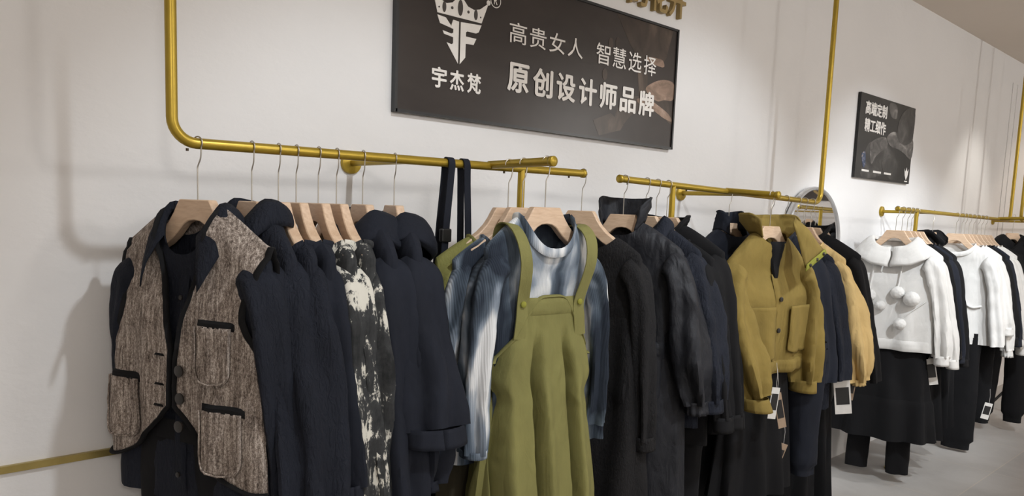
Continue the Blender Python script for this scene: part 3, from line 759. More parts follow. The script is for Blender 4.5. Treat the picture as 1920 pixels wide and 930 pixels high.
gd.patch(t, M['pinafore'], 'bib_facing', lambda u, v, z_: lerp(-0.098, 0.098, u), lambda u, v: -0.228 - 0.05 * v, 0.006, 20, 5)

# dark coat on the free end of the left rail
def xt_linen(g, t, mat):
    g.patch(t, M['blackcrinkle'], 'lower_panel', lambda u, v, z_: lerp(-g.W(z_) * 0.97, g.W(z_) * 0.97, u), lambda u, v: lerp(-0.30 + 0.03 * u, -0.60 + 0.1 * abs(u - 0.5), v), 0.008, 30, 24)
    g.patch(t, mat, 'neck_placket', lambda u, v, z_: lerp(0.05, 0.075, u) + 0.02 * v, lambda u, v: lerp(-0.05, -0.2, v), 0.006, 4, 12)
top_garment('coat', 'long black seersucker dress with textured panels right of the olive pinafore', 1.972, BY, ZA(1.968), -72, M['blackcrinkle'], 'wooden hanger hooked on the free end of the left rail',
    G(seed=15, neck=0.14, drop=0.06, low=0.06, L=1.15, sw=0.235, cw=0.24, hw=0.33, hd=0.16, fold=0.03, nd=0.05), 'dress', None, 'none', dict(ln=0.63, r0=0.088, r1=0.05, flat=0.55, spread=0.03, cuff=('plain', 0.05)), extra=xt_linen)

# ------------------------------------------------------------------ clothes on the middle rail
GM = 'dark coats on the middle rail'
def xt_nylon(g, t, mat):
    g.placket(t, mat, 0.015, -0.09, None, 0.05, 0.008)
    for zz in (-0.14, -0.24): g.disc(t, 0.02, zz, 0.008, 'snap', M['button'], 0.011)
    g.pocket(t, mat, 0.07, 0.2, -0.46, -0.66); g.patch(t, mat, 'pocket_flap', lambda u, v, z_: lerp(0.06, 0.21, u), lambda u, v: -0.43 - 0.06 * v, 0.016, 10, 5)
top_garment('coat', 'long charcoal nylon coat with a high rolled collar and gathered cuff', 2.204, BY, ZB(2.21), -70, M['nylon'], 'wooden hanger framed by the high rolled collar of the charcoal nylon coat',
    G(seed=16, L=1.08, sw=0.24, cw=0.25, hw=0.29, hd=0.10, nd=0.05), 'coat', GM, 'stand', dict(ln=0.55, r0=0.10, r1=0.060, flat=0.65, spread=0.06, puff=0.035, cuff=('gather', 0.05), wr=0.009), extra=xt_nylon, ckw=dict(h=0.100, gap=46, open_=0.018, lean=0.02))
top_garment('shirt', 'navy shirt with gathered puff sleeve right of the charcoal nylon coat', 2.337, BY, ZB(2.337), -80, M['navycrinkle'], 'wooden hanger of the navy puff sleeved shirt, second from the middle rail free end',
    G(seed=17, L=0.76, sw=0.24, cw=0.245, hw=0.27), 'shirt', GM, 'shirt', dict(ln=0.55, r0=0.098, r1=0.055, flat=0.6, spread=0.06, puff=0.03, cuff=('plain', 0.05), wr=0.01), extra=xt_placket, ckw=dict(stand=0.03, fall=0.055, gap=30))
top_garment('sweater', 'black knit sweater with dropped shoulder, left one of the two beside the gold upright', 2.405, BY, ZB(2.405), -80, M['black'], 'wooden hanger of the black knit sweater, third from the middle rail free end',
    G(seed=18, neck=0.14, drop=0.06, low=0.06, L=0.78, sw=0.25, cw=0.25, hw=0.27), 'sweater', GM, 'crew', dict(ln=0.6, r0=0.09, r1=0.055, flat=0.55, spread=0.06, cuff=('plain', 0.06)))
top_garment('sweater', 'black turtleneck sweater hanging in front of the gold upright of the middle rail', 2.475, BY, ZB(2.45), -80, M['black'], 'wooden hanger of the black turtleneck, fourth from the middle rail free end',
    G(seed=19, L=0.8, sw=0.25, cw=0.25, hw=0.28), 'sweater', GM, 'stand', dict(ln=0.62, r0=0.09, r1=0.058, flat=0.55, spread=0.06, cuff=('plain', 0.06)), ckw=dict(h=0.04, gap=8, open_=0.012))
trousers('black trousers with tied cuff below the navy puff sleeved shirt', at(2.36, BY, ZB(2.36)), -78, M['black'], -0.5, 1.42, 0.2, 0.07, 0.09, 0.85, seed=17)
trousers('black trousers beneath the black turtleneck sweater', at(2.49, BY, ZB(2.45)), -78, M['black'], -0.5, 1.35, 0.2, 0.06, 0.09, 0.8, seed=19)
# navy coat on the second cross arm
def xt_navycoat(g, t, mat):
    g.placket(t, mat, 0.02, -0.05, None, 0.05, 0.008); g.disc(t, 0.03, -0.10, 0.009, 'snap', M['button'], 0.012)
top_garment('coat', 'navy coat with a tall funnel collar left of the khaki brown jacket', 2.89, -0.385, 1.712, -8, M['navyplain'], None,
    G(seed=21, clamp=False, L=0.72, sw=0.225, cw=0.235, hw=0.26, nd=0.03), 'coat', None, 'stand', dict(ln=0.55, r0=0.09, r1=0.06, flat=0.6, spread=0.03, cuff=('plain', 0.05)), extra=xt_navycoat, ckw=dict(h=0.085, gap=40, open_=-0.012, lean=0.0))
hanger((2.915, -0.36, 1.712), -8, 'wooden hanger mostly hidden inside the navy funnel collar coat')
trousers('black trousers with frayed hems below the navy funnel collar coat', at(2.88, -0.375, 1.70), -8, M['black'], -0.5, 1.30, 0.22, 0.07, 0.11, 0.95, seed=22)
# khaki jacket
RK = -10; PK = (2.90, -0.565); zk = 1.706
hanger((PK[0], PK[1], zk), RK, 'wooden hanger inside the khaki brown jacket at the end of the middle cross arm')
gk = G(seed=23, clamp=False, L=0.585, sw=0.240, cw=0.25, hw=0.245, cd=0.075, hd=0.075, nd=0.05, fold=0.016, drop=0.12, neck=0.085)
t = thing('jacket', 'khaki brown cropped jacket with open snap collar and two patch pockets', 'jacket', at(PK[0], PK[1], zk), RK)
gk.body(t, M['khaki'])
gk.sleeve(-1, t, M['khaki'], ln=0.535, r0=0.105, r1=0.060, flat=0.85, spread=-0.05, fwd=0.15, puff=0.03, cuff=('plain', 0.055), wr=0.011)
gk.sleeve(1, t, M['khaki'], ln=0.53, r0=0.100, r1=0.06, flat=0.7, spread=0.0, fwd=0.03, puff=0.02, cuff=('plain', 0.055), wr=0.011)
gk.pocket(t, M['khaki'], 0.06, 0.235, -0.30, -0.50, 0.014, 0.08); gk.pocket(t, M['khaki'], -0.20, -0.04, -0.30, -0.52, 0.014, 0.08)
gk.placket(t, M['khaki'], 0.0, -0.17, -0.56, 0.05, 0.010)
gk.patch(t, M['khaki'], 'waistband', lambda u, v, z_: lerp(-gk.W(z_) * 0.98, gk.W(z_) * 0.98, u), lambda u, v: lerp(-0.53, -0.585, v), 0.012, 30, 5)
for zz in (-0.27, -0.40): gk.disc(t, -0.005, zz, 0.010, 'snap', M['button'], 0.016)
b = MB(); b.lathe([(0.008, -0.004), (0.012, -0.002), (0.012, 0.002)], (-0.20, -0.212, -0.68), 'y', 16); b.build('cuff_snap', M['button'], t)
gk.standcollar(t, M['khaki'], h=0.085, gap=62, open_=0.05, name='collar')
def quad(parent, mat, name, c, bulge=(0, 0, 0), n=10, solid=0.005):
    c = [Vector(q) for q in c]; bv = Vector(bulge); b = MB(); R = []
    for j in range(n + 1):
        v = j / n; R.append([c[0].lerp(c[1], i / n).lerp(c[3].lerp(c[2], i / n), v) + bv * sin(pi * i / n) * sin(pi * v) + Vector((0, 1, 0)) * 0.004 * nz(i * 0.4, j * 0.4, 3) for i in range(n + 1)])
    b.grid(R); return b.build(name, mat, parent, True, solid)
quad(t, M['khaki'], 'collar_flap', [(0.03, -0.092, 0.045), (0.085, -0.055, 0.068), (0.165, -0.15, -0.065), (0.035, -0.16, -0.135)], (0, -0.025, 0.02))
quad(t, M['khakiedge'], 'collar_edge', [(0.160, -0.156, -0.058), (0.172, -0.156, -0.076), (0.032, -0.167, -0.147), (0.034, -0.165, -0.120)], (0, -0.004, 0), 10, 0.004)
for f in (0.15, 0.5, 0.85):
    p = Vector((0.164, -0.162, -0.068)).lerp(Vector((0.036, -0.171, -0.133)), f)
    b = MB(); b.lathe([(0.004, -0.004), (0.007, -0.002), (0.007, 0.003)], p, 'y', 14); b.build('collar_snap', M['button'], t)
gk.patch(t, M['black'], 'inner_lining', lambda u, v, z_: lerp(-0.045 + 0.03 * v, 0.055 - 0.05 * v, u), lambda u, v: lerp(-0.035, -0.19, v), 0.013, 8, 10)
skirt('black skirt with frayed hem hanging below the khaki brown jacket', at(2.91, -0.55, 1.70), -10, M['black'], -0.5, 1.12, 0.17, 0.235, 0.05, 0.09, seed=24)
trousers('navy wide trousers with gathered cuffs right below the khaki brown jacket', at(3.16, -0.54, 1.70), -60, M['navyplain'], -0.5, 1.08, 0.17, 0.06, 0.085, 0.8, 1, seed=25)
# right half of the middle rail
GR = 'clothes by the mirror on the middle rail'
top_garment('jacket', 'navy jacket immediately right of the khaki brown jacket', 3.30, BY, ZB(3.30), -80, M['navyplain'], 'wooden hanger of the navy jacket immediately right of the khaki jacket',
    G(seed=26, L=0.74, sw=0.24, cw=0.25, hw=0.27), 'jacket', GR, 'shirt', dict(ln=0.58, r0=0.098, r1=0.06, flat=0.6, spread=0.05))
top_garment('shirt', 'navy shirt with frayed hem touching the tan jacket from the left', 3.43, BY, ZB(3.43), -80, M['navycrinkle'], 'wooden hanger of the navy frayed shirt left of the tan jacket',
    G(seed=27, low=0.05, drop=0.07, neck=0.13, L=0.78, sw=0.245, cw=0.25, hw=0.27), 'shirt', GR, 'crew', dict(ln=0.56, r0=0.095, r1=0.07, flat=0.6, spread=0.05))
top_garment('jacket', 'tan crinkled cotton jacket with puffed sleeve and a knotted shoulder', 3.55, BY, ZB(3.55), -78, M['tan'], 'wooden hanger of the tan crinkled jacket',
    G(seed=28, low=0.05, drop=0.07, neck=0.13, L=0.66, sw=0.245, cw=0.25, hw=0.26), 'jacket', GR, 'crew', dict(ln=0.58, r0=0.085, r1=0.05, flat=0.6, spread=0.08, puff=0.055, cuff=('gather', 0.03), wr=0.014))
top_garment('jacket', 'black jacket with stand collar hanging before the mirror, last on the middle rail', 3.70, BY, ZB(3.70), -78, M['black'], 'wooden hanger of the black jacket at the mirror',
    G(seed=29, L=0.72, sw=0.25, cw=0.255, hw=0.27), 'jacket', GR, 'stand', dict(ln=0.62, r0=0.09, r1=0.06, flat=0.6, spread=0.08), ckw=dict(h=0.05, gap=20, open_=0.02))
hanger((3.62, BY, ZB(3.62)), -80, 'brown shaded wooden hanger between the tan and the black jacket')
skirt('black long skirt below the navy frayed shirt', at(3.42, BY, ZB(3.4)), -80, M['black'], -0.5, 1.42, 0.19, 0.24, 0.07, 0.1, seed=30)
skirt('black frayed skirt below the tan jacket', at(3.60, BY, ZB(3.6)), -80, M['black'], -0.5, 1.40, 0.19, 0.24, 0.07, 0.1, seed=31)

# ------------------------------------------------------------------ clothes on the far rail
RC = -78
def xt_hoodie(g, t, mat):
    g.patch(t, mat, 'hem_band', lambda u, v, z_: lerp(-g.W(z_) * 0.985, g.W(z_) * 0.985, u), lambda u, v: lerp(-0.60, -0.665, v), 0.008, 40, 5)
    rnd = random.Random(4)
    for (px_, zc, zt, r) in ((-0.10, -0.345, -0.12, 0.038), (0.055, -0.315, -0.10, 0.038), (-0.03, -0.40, None, 0.030), (0.135, -0.345, None, 0.045), (0.085, -0.50, None, 0.034), (-0.18, -0.50, None, 0.030)):
        y = g.fy(px_, zc) - r * 0.6
        bm = bmesh.new(); bmesh.ops.create_icosphere(bm, subdivisions=4, radius=r)
        for v in bm.verts: v.co *= 1 + 0.09 * noise.noise(v.co * 160) + 0.05 * noise.noise(v.co * 60)
        me = bpy.data.meshes.new('pompom'); bm.to_mesh(me); bm.free(); me.transform(Matrix.Translation((px_, y, zc)))
        me.polygons.foreach_set('use_smooth', [True] * len(me.polygons)); me.materials.append(mat)
        o = bpy.data.objects.new('pompom', me); COL.objects.link(o); o.parent = t
        if zt:
            b = MB(); pts = [(px_ + 0.012, g.fy(px_, zt) - 0.012, zt), (px_ + 0.005, g.fy(px_, (zt + zc) / 2) - 0.012, (zt + zc) / 2), (px_, y, zc + r * 0.7)]
            b.sweep(catmull(pts, 5), 0.0045, n=8); b.build('drawstring', mat, t)
    b = MB(); pts = [(0.09, g.fy(0.09, -0.47) - 0.01, -0.47), (0.15, g.fy(0.15, -0.41) - 0.01, -0.41), (0.205, g.fy(0.205, -0.36) - 0.008, -0.36)]
    b.sweep(catmull(pts, 6), 0.003, n=8); b.build('embroidered_stem', mat, t)
top_garment('hoodie', 'white hooded sweatshirt with round pompoms and drawstrings', 4.806, BY, ZCc(4.82), RC, M['white'], 'wooden hanger in the hood of the white pompom sweatshirt, foremost on the far rail',
    G(seed=41, low=0.03, drop=0.085, neck=0.115, L=0.665, sw=0.235, cw=0.25, hw=0.262, cd=0.07, hd=0.08, fold=0.016), 'sweatshirt', None, 'hood', dict(ln=0.60, r0=0.098, r1=0.05, flat=0.7, spread=0.055, cuff=('plain', 0.06), wr=0.01), extra=xt_hoodie, ckw=dict(size=1.15))
top_garment('sweatshirt', 'plain white sweatshirt mostly hidden behind the white pompom sweatshirt', 4.90, BY, ZCc(4.9), RC, M['white'], 'wooden hanger second from the free end of the far rail',
    G(seed=42, low=0.05, drop=0.07, neck=0.14, L=0.66, sw=0.24, cw=0.25, hw=0.26), 'sweatshirt', None, 'none', dict(ln=0.62, r0=0.095, r1=0.05, flat=0.6, spread=0.08, cuff=('plain', 0.06)))
GF = 'black tops on the far rail'
for i, (xx, nm, wh) in enumerate(((4.985, 'hooded', 'third from the free end of the far rail'), (5.05, 'plain', 'fourth from the free end of the far rail'), (5.125, 'long', 'fifth from the free end of the far rail'))):
    top_garment('sweater', 'black sweater %s, behind the white pompom sweatshirt' % wh.split(' of the far')[0].replace('free end', 'free rail end'), xx, BY, ZCc(xx), RC, M['navyplain' if i == 1 else 'black'], 'wooden hanger %s' % wh,
        G(seed=43 + i, low=0.05, drop=0.07, neck=0.14, L=0.68 + 0.05 * i, sw=0.245, cw=0.25, hw=0.265), 'sweater', GF, 'crew', dict(ln=0.58 + 0.03 * i, r0=0.09, r1=0.055, flat=0.6, spread=0.06, cuff=('plain', 0.05)))
def xt_gold(g, t, mat):
    b = MB(); b.lathe([(0.008, -0.004), (0.012, 0), (0.008, 0.004)], (-0.24, -0.055, -0.70), 'y', 14); b.build('button', M['goldbutton'], t)
top_garment('jacket', 'black jacket with ruffled neck and a gold cuff button between the white groups', 5.432, BY, ZCc(5.432), 4, M['black'], 'wooden hanger standing alone between the two white groups on the far rail',
    G(seed=46, L=0.72, sw=0.22, cw=0.235, hw=0.26), 'jacket', GF, 'stand', dict(ln=0.63, r0=0.09, r1=0.055, flat=0.6, spread=0.05), extra=xt_gold, ckw=dict(h=0.045, gap=14, open_=0.035))
def xt_tee(g, t, mat):
    b = MB(); pts = [(0.02 + 0.06 * k, g.fy(0.02 + 0.06 * k, -0.40 - 0.03 * k) - 0.012, -0.42 + 0.02 * sin(k * 2)) for k in range(4)]
    b.sweep(catmull(pts, 6), 0.008, n=8); b.build('gathered_tie', mat, t)
top_garment('top', 'white long round necked top with gathered waist, foremost of the second white group', 5.885, BY, ZCc(5.885), -74, M['white'], 'wooden hanger foremost of the second white group on the far rail',
    G(seed=47, low=0.045, drop=0.075, L=0.70, sw=0.24, cw=0.245, hw=0.26, nd=0.07, neck=0.125, fold=0.02), 'top', 'white tops on the far rail', 'crew', dict(ln=0.62, r0=0.10, r1=0.085, flat=0.6, spread=0.05), extra=xt_tee, ckw=dict(r=0.014))
specs = ((6.00, 'white', 'second', 0.50), (6.07, 'white', 'third', 0.66), (6.16, 'black', 'fourth', 0.58), (6.26, 'navyplain', 'fifth', 0.60), (6.36, 'white', 'sixth', 0.60), (6.45, 'white', 'seventh', 0.68), (6.54, 'black', 'eighth', 0.66))
for i, (xx, mm, od, ln) in enumerate(specs):
    cn = {'white': 'white', 'black': 'black', 'navyplain': 'dark navy'}[mm]
    top_garment('top', '%s long sleeved top, %s in the second group on the far rail' % (cn, od), xx, BY, ZCc(xx), RC, M[mm], 'wooden hanger %s in the second group on the far rail' % od,
        G(seed=50 + i, low=0.05, drop=0.07, neck=0.14, L=0.68, sw=0.245, cw=0.25, hw=0.26), 'top', 'tops in the second group on the far rail', 'crew', dict(ln=ln, r0=0.09, r1=0.055, flat=0.6, spread=0.07, puff=0.015, cuff=('gather' if od == 'third' else 'plain', 0.06)))
for i, (xx, yy, wh) in enumerate(((6.868, -0.45, 'left'), (6.868, -0.62, 'right'))):
    top_garment('hoodie', 'black hooded top on the far cross arm near the right photo edge, %s one' % wh, xx, yy, 1.70, -30, M['black'], 'wooden hanger of the %s black hooded top near the right photo edge' % wh,
        G(seed=60 + i, L=0.7, sw=0.23), 'hoodie', 'black hooded tops at the right edge', 'hood', dict(ln=0.6, r0=0.09, r1=0.055, flat=0.6, spread=0.04), ckw=dict(size=0.9))
skirt('black skirt with a beaded tier seam below the white pompom sweatshirt', at(4.83, BY, 1.69), RC, M['black'], -0.60, 1.24, 0.20, 0.30, 0.065, 0.14, seed=70, tier=-1.0)
trousers('black trousers showing below the tiered black skirt', at(4.83, BY, 1.69), RC, M['black'], -0.6, 1.47, 0.19, 0.05, 0.08, 0.8, seed=71)
skirt('long black skirt right of the tiered skirt on the far rail', at(5.10, BY, 1.69), RC, M['black'], -0.55, 1.28, 0.20, 0.26, 0.07, 0.10, seed=72)
trousers('black cuffed trousers below the round necked white top', at(5.90, BY, 1.68), RC, M['black'], -0.69, 1.50, 0.21, 0.045, 0.12, 0.9, 1, seed=73)
trousers('black trousers below the second white group, middle of the three pairs', at(6.25, BY, 1.68), RC, M['black'], -0.60, 1.36, 0.21, 0.045, 0.11, 0.9, 0, seed=74)
trousers('black cuffed trousers near the tripod legs at the right photo edge', at(6.80, -0.5, 1.68), -50, M['black'], -0.55, 1.44, 0.19, 0.06, 0.10, 0.8, 1, seed=75)
skirt('dark skirt under the long black sweaters on the far rail', at(5.42, BY, 1.68), RC, M['black'], -0.6, 1.25, 0.19, 0.22, 0.06, 0.08, seed=76)
top_garment('dress', 'red garment glimpsed at the right photo edge beyond the black hoods', 8.05, -0.45, 1.672, -60, M['red'], 'wooden hanger of the red garment at the right photo edge',
    G(seed=77, L=1.0, sw=0.22, hw=0.3), 'dress', None, 'crew', dict(ln=0.5, r0=0.09, r1=0.06, flat=0.6))
# black tripod stand on the floor
t = thing('tripod_stand', 'small black tripod stand on the floor at the right photo edge', 'stand', (7.35, -0.45, 0))
b = MB(); b.sweep([(0, 0, 0.25), (0, 0, 0.8)], 0.012, n=12); b.build('pole', M['blackmetal'], t)
for k in range(3):
    a = k * 2 * pi / 3 + 0.3; b = MB(); b.sweep([(0, 0, 0.3), (0.26 * cos(a), 0.26 * sin(a), 0.012)], 0.011, n=10); b.build('leg', M['blackmetal'], t)

# ------------------------------------------------------------------ paper tags
def price_tag(label, loc, rz, w=0.05, h=0.11, tilt=8, mat='card'):
    t = thing('price_tag', label, 'price tag', loc, rz, 'paper price tags')
    b = MB(); ta = radians(tilt)
    b.box(-w / 2, w / 2, -0.0008, 0.0008, -h, 0); o = b.build('card', M[mat], t, False)
    b = MB(); b.box(-w * 0.4, w * 0.4, -0.0014, -0.0006, -h * 0.72, -h * 0.2); p = b.build('printed_panel', M['cardink'], t, False)
    for q in (o, p): q.data.transform(Matrix.Rotation(ta, 4, 'Y'))
    b = MB(); b.sweep([(0, 0, 0), (0.004, 0.004, 0.05), (0, 0.01, 0.10)], 0.0008, n=6); b.build('string', M['card'], t)
    return t
price_tag('white price tag with black panel hanging under the white pompom sweatshirt cuff', (4.90, -0.58, 0.80), -60, 0.055, 0.16, -12)
price_tag('white price tag sticking out at right below the pompom sweatshirt cuff', (5.02, -0.58, 0.79), -60, 0.09, 0.05, 0)
price_tag('large white price tag below the tan jacket', (3.50, -0.66, 0.86), -50, 0.075, 0.16, -8)
price_tag('brown price tag right of the large white one below the tan jacket', (3.62, -0.66, 0.87), -50, 0.045, 0.12, 6, 'cardbrown')
price_tag('grey price tag under the middle of the khaki brown jacket', (2.80, -0.70, 0.93), -32, 0.035, 0.13, 5)
price_tag('brown price tag slipped behind the grey one under the khaki jacket', (2.83, -0.69, 0.90), -32, 0.035, 0.15, -14, 'cardbrown')
price_tag('brown price tag low down near the cuffs of the navy wide trousers', (3.02, -0.64, 0.64), -40, 0.04, 0.14, 18, 'cardbrown')
price_tag('tiny white tag peeking out below the khaki jacket left cuff', (2.62, -0.53, 0.84), -32, 0.022, 0.035, 0)
price_tag('pale price tag hanging low below the second white group', (6.07, -0.62, 0.36), -60, 0.05, 0.12, 10)
price_tag('brown paper tag between the printed coats and the navy blouse', (0.94, -0.60, 1.03), -60, 0.04, 0.16, 10, 'cardbrown')

# ------------------------------------------------------------------ writing: text as flat meshes on their boards
def text_mesh(name, body, x0, x1, z0, z1, y, mat, parent, bold=0.0, depth=0.0, heavy=0.0):
    c = bpy.data.curves.new('text', 'FONT'); c.body = body; c.offset = bold; c.resolution_u = 3; c.fill_mode = 'FRONT' if not depth else 'BOTH'
    c.extrude = depth
    o = bpy.data.objects.new('text', c); COL.objects.link(o)
    me = bpy.data.meshes.new_from_object(o.evaluated_get(bpy.context.evaluated_depsgraph_get()))
    bpy.data.objects.remove(o); bpy.data.curves.remove(c)
    xs = [v.co.x for v in me.vertices]; ys = [v.co.y for v in me.vertices]
    ax, bx, ay, by = min(xs), max(xs), min(ys), max(ys)
    for v in me.vertices:
        v.co = Vector((lerp(x0, x1, (v.co.x - ax) / (bx - ax)), y - v.co.z, lerp(z0, z1, (v.co.y - ay) / (by - ay))))
    if heavy:                       # heavier stroke: the same outline set a hair apart, in one mesh
        V = [v.co.copy() for v in me.vertices]; Fs = [tuple(p.vertices) for p in me.polygons]; n = len(V); VV = []; FF = []
        for k, (dx, dz) in enumerate(((-heavy, 0), (heavy, 0), (0, -heavy * 0.7), (0, heavy * 0.7), (0, 0))):
            VV += [(v.x + dx, v.y + 0.00005 * k, v.z + dz) for v in V]; FF += [tuple(i + n * k for i in f) for f in Fs]
        me = bpy.data.meshes.new(name); me.from_pydata(VV, [], FF); me.update()
    me.materials.clear(); me.materials.append(mat)
    r = bpy.data.objects.new(name, me); COL.objects.link(r)
    if parent: r.parent = parent
    return r
def flat(name, polys, y, mat, parent, th=0.0012):
    b = MB()
    for pl in polys:
        n = len(pl); V = [(px_, y, pz) for px_, pz in pl] + [(px_, y + th, pz) for px_, pz in pl]
        b.add(V, [tuple(range(n))] + [tuple(range(2 * n - 1, n - 1, -1))] + [(i, i + n, (i + 1) % n + n, (i + 1) % n) for i in range(n)])
    return b.build(name, mat, parent, False)
def ell(cx, cz, rx, rz_, n=18, a0=0.0):
    return [(cx + rx * cos(2 * pi * k / n + a0), cz + rz_ * sin(2 * pi * k / n + a0)) for k in range(n)]
def splinep(pts, k=5):
    P = [Vector((p[0], 0, p[1])) for p in pts]; P = [P[-1]] + P + [P[0], P[1]]; out = []
    for i in range(1, len(P) - 2):
        for j in range(k):
            t_ = j / k; a, b_, c, d = P[i - 1:i + 3]
            q = 0.5 * ((2 * b_) + (c - a) * t_ + (2 * a - 5 * b_ + 4 * c - d) * t_ * t_ + (3 * b_ - a - 3 * c + d) * t_ ** 3); out.append((q.x, q.z))
    return out
# brand sign
SX0, SX1, SZ0, SZ1 = 1.402, 2.936, 1.917, 2.452
t = thing('wall_sign', 'wide dark brown brand sign with a white crown shield and white lettering', 'sign', (0, 0, 0))
b = MB(); b.box(SX0, SX1, -0.018, -0.002, SZ0, SZ1); b.build('board', M['signprint'], t, False)
b = MB()
for (xa, xb, za_, zb_) in ((SX0 - 0.004, SX0 + 0.006, SZ0 - 0.004, SZ1 + 0.004), (SX1 - 0.006, SX1 + 0.004, SZ0 - 0.004, SZ1 + 0.004), (SX0, SX1, SZ0 - 0.004, SZ0 + 0.006), (SX0, SX1, SZ1 - 0.006, SZ1 + 0.004)): b.box(xa, xb, -0.024, -0.001, za_, zb_)
b.build('frame', M['frame'], t, False)
yl = -0.0195
flat('printed_photo', [splinep([(2.52, 2.02), (2.58, 2.10), (2.70, 2.13), (2.80, 2.15), (2.90, 2.13), (2.928, 2.09), (2.928, 2.03), (2.86, 2.05), (2.78, 2.08), (2.70, 2.07), (2.62, 2.03), (2.57, 1.99)])], yl + 0.0012, M['signmach'], t)
flat('printed_hand', [splinep([(2.72, 2.16), (2.78, 2.20), (2.86, 2.22), (2.927, 2.21), (2.927, 2.14), (2.86, 2.13), (2.80, 2.12)]), splinep([(2.66, 2.11), (2.74, 2.12), (2.82, 2.10), (2.90, 2.07), (2.925, 2.04), (2.86, 2.05), (2.78, 2.075), (2.70, 2.085)])], yl + 0.0008, M['signskin'], t)
flat('printed_machine', [[(2.50, 2.445), (2.90, 2.445), (2.86, 2.32), (2.83, 2.285), (2.66, 2.28), (2.60, 2.33)], splinep([(2.66, 2.24), (2.72, 2.24), (2.73, 2.16), (2.71, 2.10), (2.68, 2.10), (2.67, 2.16)]), [(2.42, 1.93), (2.56, 1.965), (2.58, 1.99), (2.49, 2.03), (2.38, 1.99)]], yl + 0.001, M['signmach'], t)
flat('printed_glow', [splinep([(2.72, 2.30), (2.82, 2.305), (2.845, 2.285), (2.83, 2.272), (2.74, 2.28)])], yl + 0.0004, M['signskin'], t)
for q in ((2.47, 2.315), (2.515, 2.325), (2.44, 2.185)): flat('printed_spot', [ell(q[0], q[1], 0.016, 0.024)], yl + 0.0004, M['signmach'], t)
def line(body, x0, x1, z0, z1, gw, y, mat, parent, bold, heavy=0.0):
    n = len(body)
    for k, ch in enumerate(body):
        xa = lerp(x0, x1 - gw, k / max(1, n - 1))
        text_mesh('letter', ch, xa, xa + gw, z0, z1, y, mat, parent, bold, 0.0, heavy)
line('高贵女人', 1.895, 2.297, 2.222, 2.298, 0.088, yl - 0.0012, M['letter'], t, 0.004)
line('智慧选择', 2.379, 2.784, 2.222, 2.306, 0.088, yl - 0.0012, M['letter'], t, 0.004)
line('原创设计师品牌', 1.896, 2.781, 2.046, 2.150, 0.104, yl - 0.0012, M['letter'], t, 0.006, 0.0032)
line('宇杰梵', 1.549, 1.764, 2.014, 2.082, 0.060, yl - 0.0012, M['letter'], t, 0.006, 0.0018)
text_mesh('registered_mark', 'R', 1.815, 1.832, 2.340, 2.366, yl - 0.0012, M['letter'], t, 0.01)
b = MB(); b.sweep([(1.8235 + 0.0235 * cos(a * pi / 15), yl - 0.001, 2.353 + 0.0235 * sin(a * pi / 15)) for a in range(31)], 0.0016, 0.0008, n=6, caps=False); b.build('registered_ring', M['letter'], t)
# crown and shield emblem, drawn on the board (x right, z up)
LX, LZ = 1.663, 2.106
KZ = 0.77
def lg(pl): return [(LX + a * 0.001, LZ + c * 0.001 * KZ) for a, c in pl]
crown = lg([(-98, 203)] + [(-116 + 4, 262), (-122, 300), (-84, 262), (-60, 252), (-34, 262), (-12, 290), (0, 318), (12, 290), (34, 262), (62, 254), (90, 264), (128, 300), (114, 254), (98, 203)])
flat('crown_emblem', [crown], yl - 0.0002, M['letter'], t)
flat('crown_emblem', [ell(LX - 0.122, LZ + 0.303 * KZ, 0.009, 0.009), ell(LX + 0.128, LZ + 0.303 * KZ, 0.009, 0.009), ell(LX, LZ + 0.322 * KZ, 0.010, 0.010)], yl - 0.0002, M['letter'], t)
flat('crown_jewels', [ell(LX, LZ + 0.247 * KZ, 0.011, 0.027), ell(LX - 0.070, LZ + 0.234 * KZ, 0.008, 0.018), ell(LX + 0.070, LZ + 0.234 * KZ, 0.008, 0.018), ell(LX - 0.036, LZ + 0.238 * KZ, 0.005, 0.005), ell(LX + 0.036, LZ + 0.238 * KZ, 0.005, 0.005), ell(LX - 0.092, LZ + 0.228 * KZ, 0.003, 0.003), ell(LX + 0.092, LZ + 0.228 * KZ, 0.003, 0.003)], yl - 0.0016, M['signdark'], t)
flat('shield_emblem', [lg([(-98, 194), (-62, 190), (-38, 160), (-40, 150), (-30, 188), (-4, 186), (-4, 0), (-56, 84), (-34, 80), (-28, 86), (-28, 112), (-68, 118), (-74, 132), (-36, 126), (-28, 132), (-28, 148), (-86, 160)]),
     lg([(4, 186), (98, 194), (86, 160), (74, 152), (34, 152), (28, 146), (28, 128), (76, 128), (64, 98), (28, 96), (28, 34), (4, 0)])], yl - 0.0002, M['letter'], t)
# gold letters above the sign
t = thing('wall_lettering', 'gold raised Chinese letters on the wall above the brand sign', 'lettering', (0, 0, 0))
for ch, xa, xb in (('的', 2.575, 2.700), ('花', 2.720, 2.845), ('开', 2.855, 2.980), ('你', 2.43, 2.555)):
    text_mesh('letter', ch, xa, xb, 2.505, 2.64, -0.012, M['goldletter'], t, 0.018, 0.011)
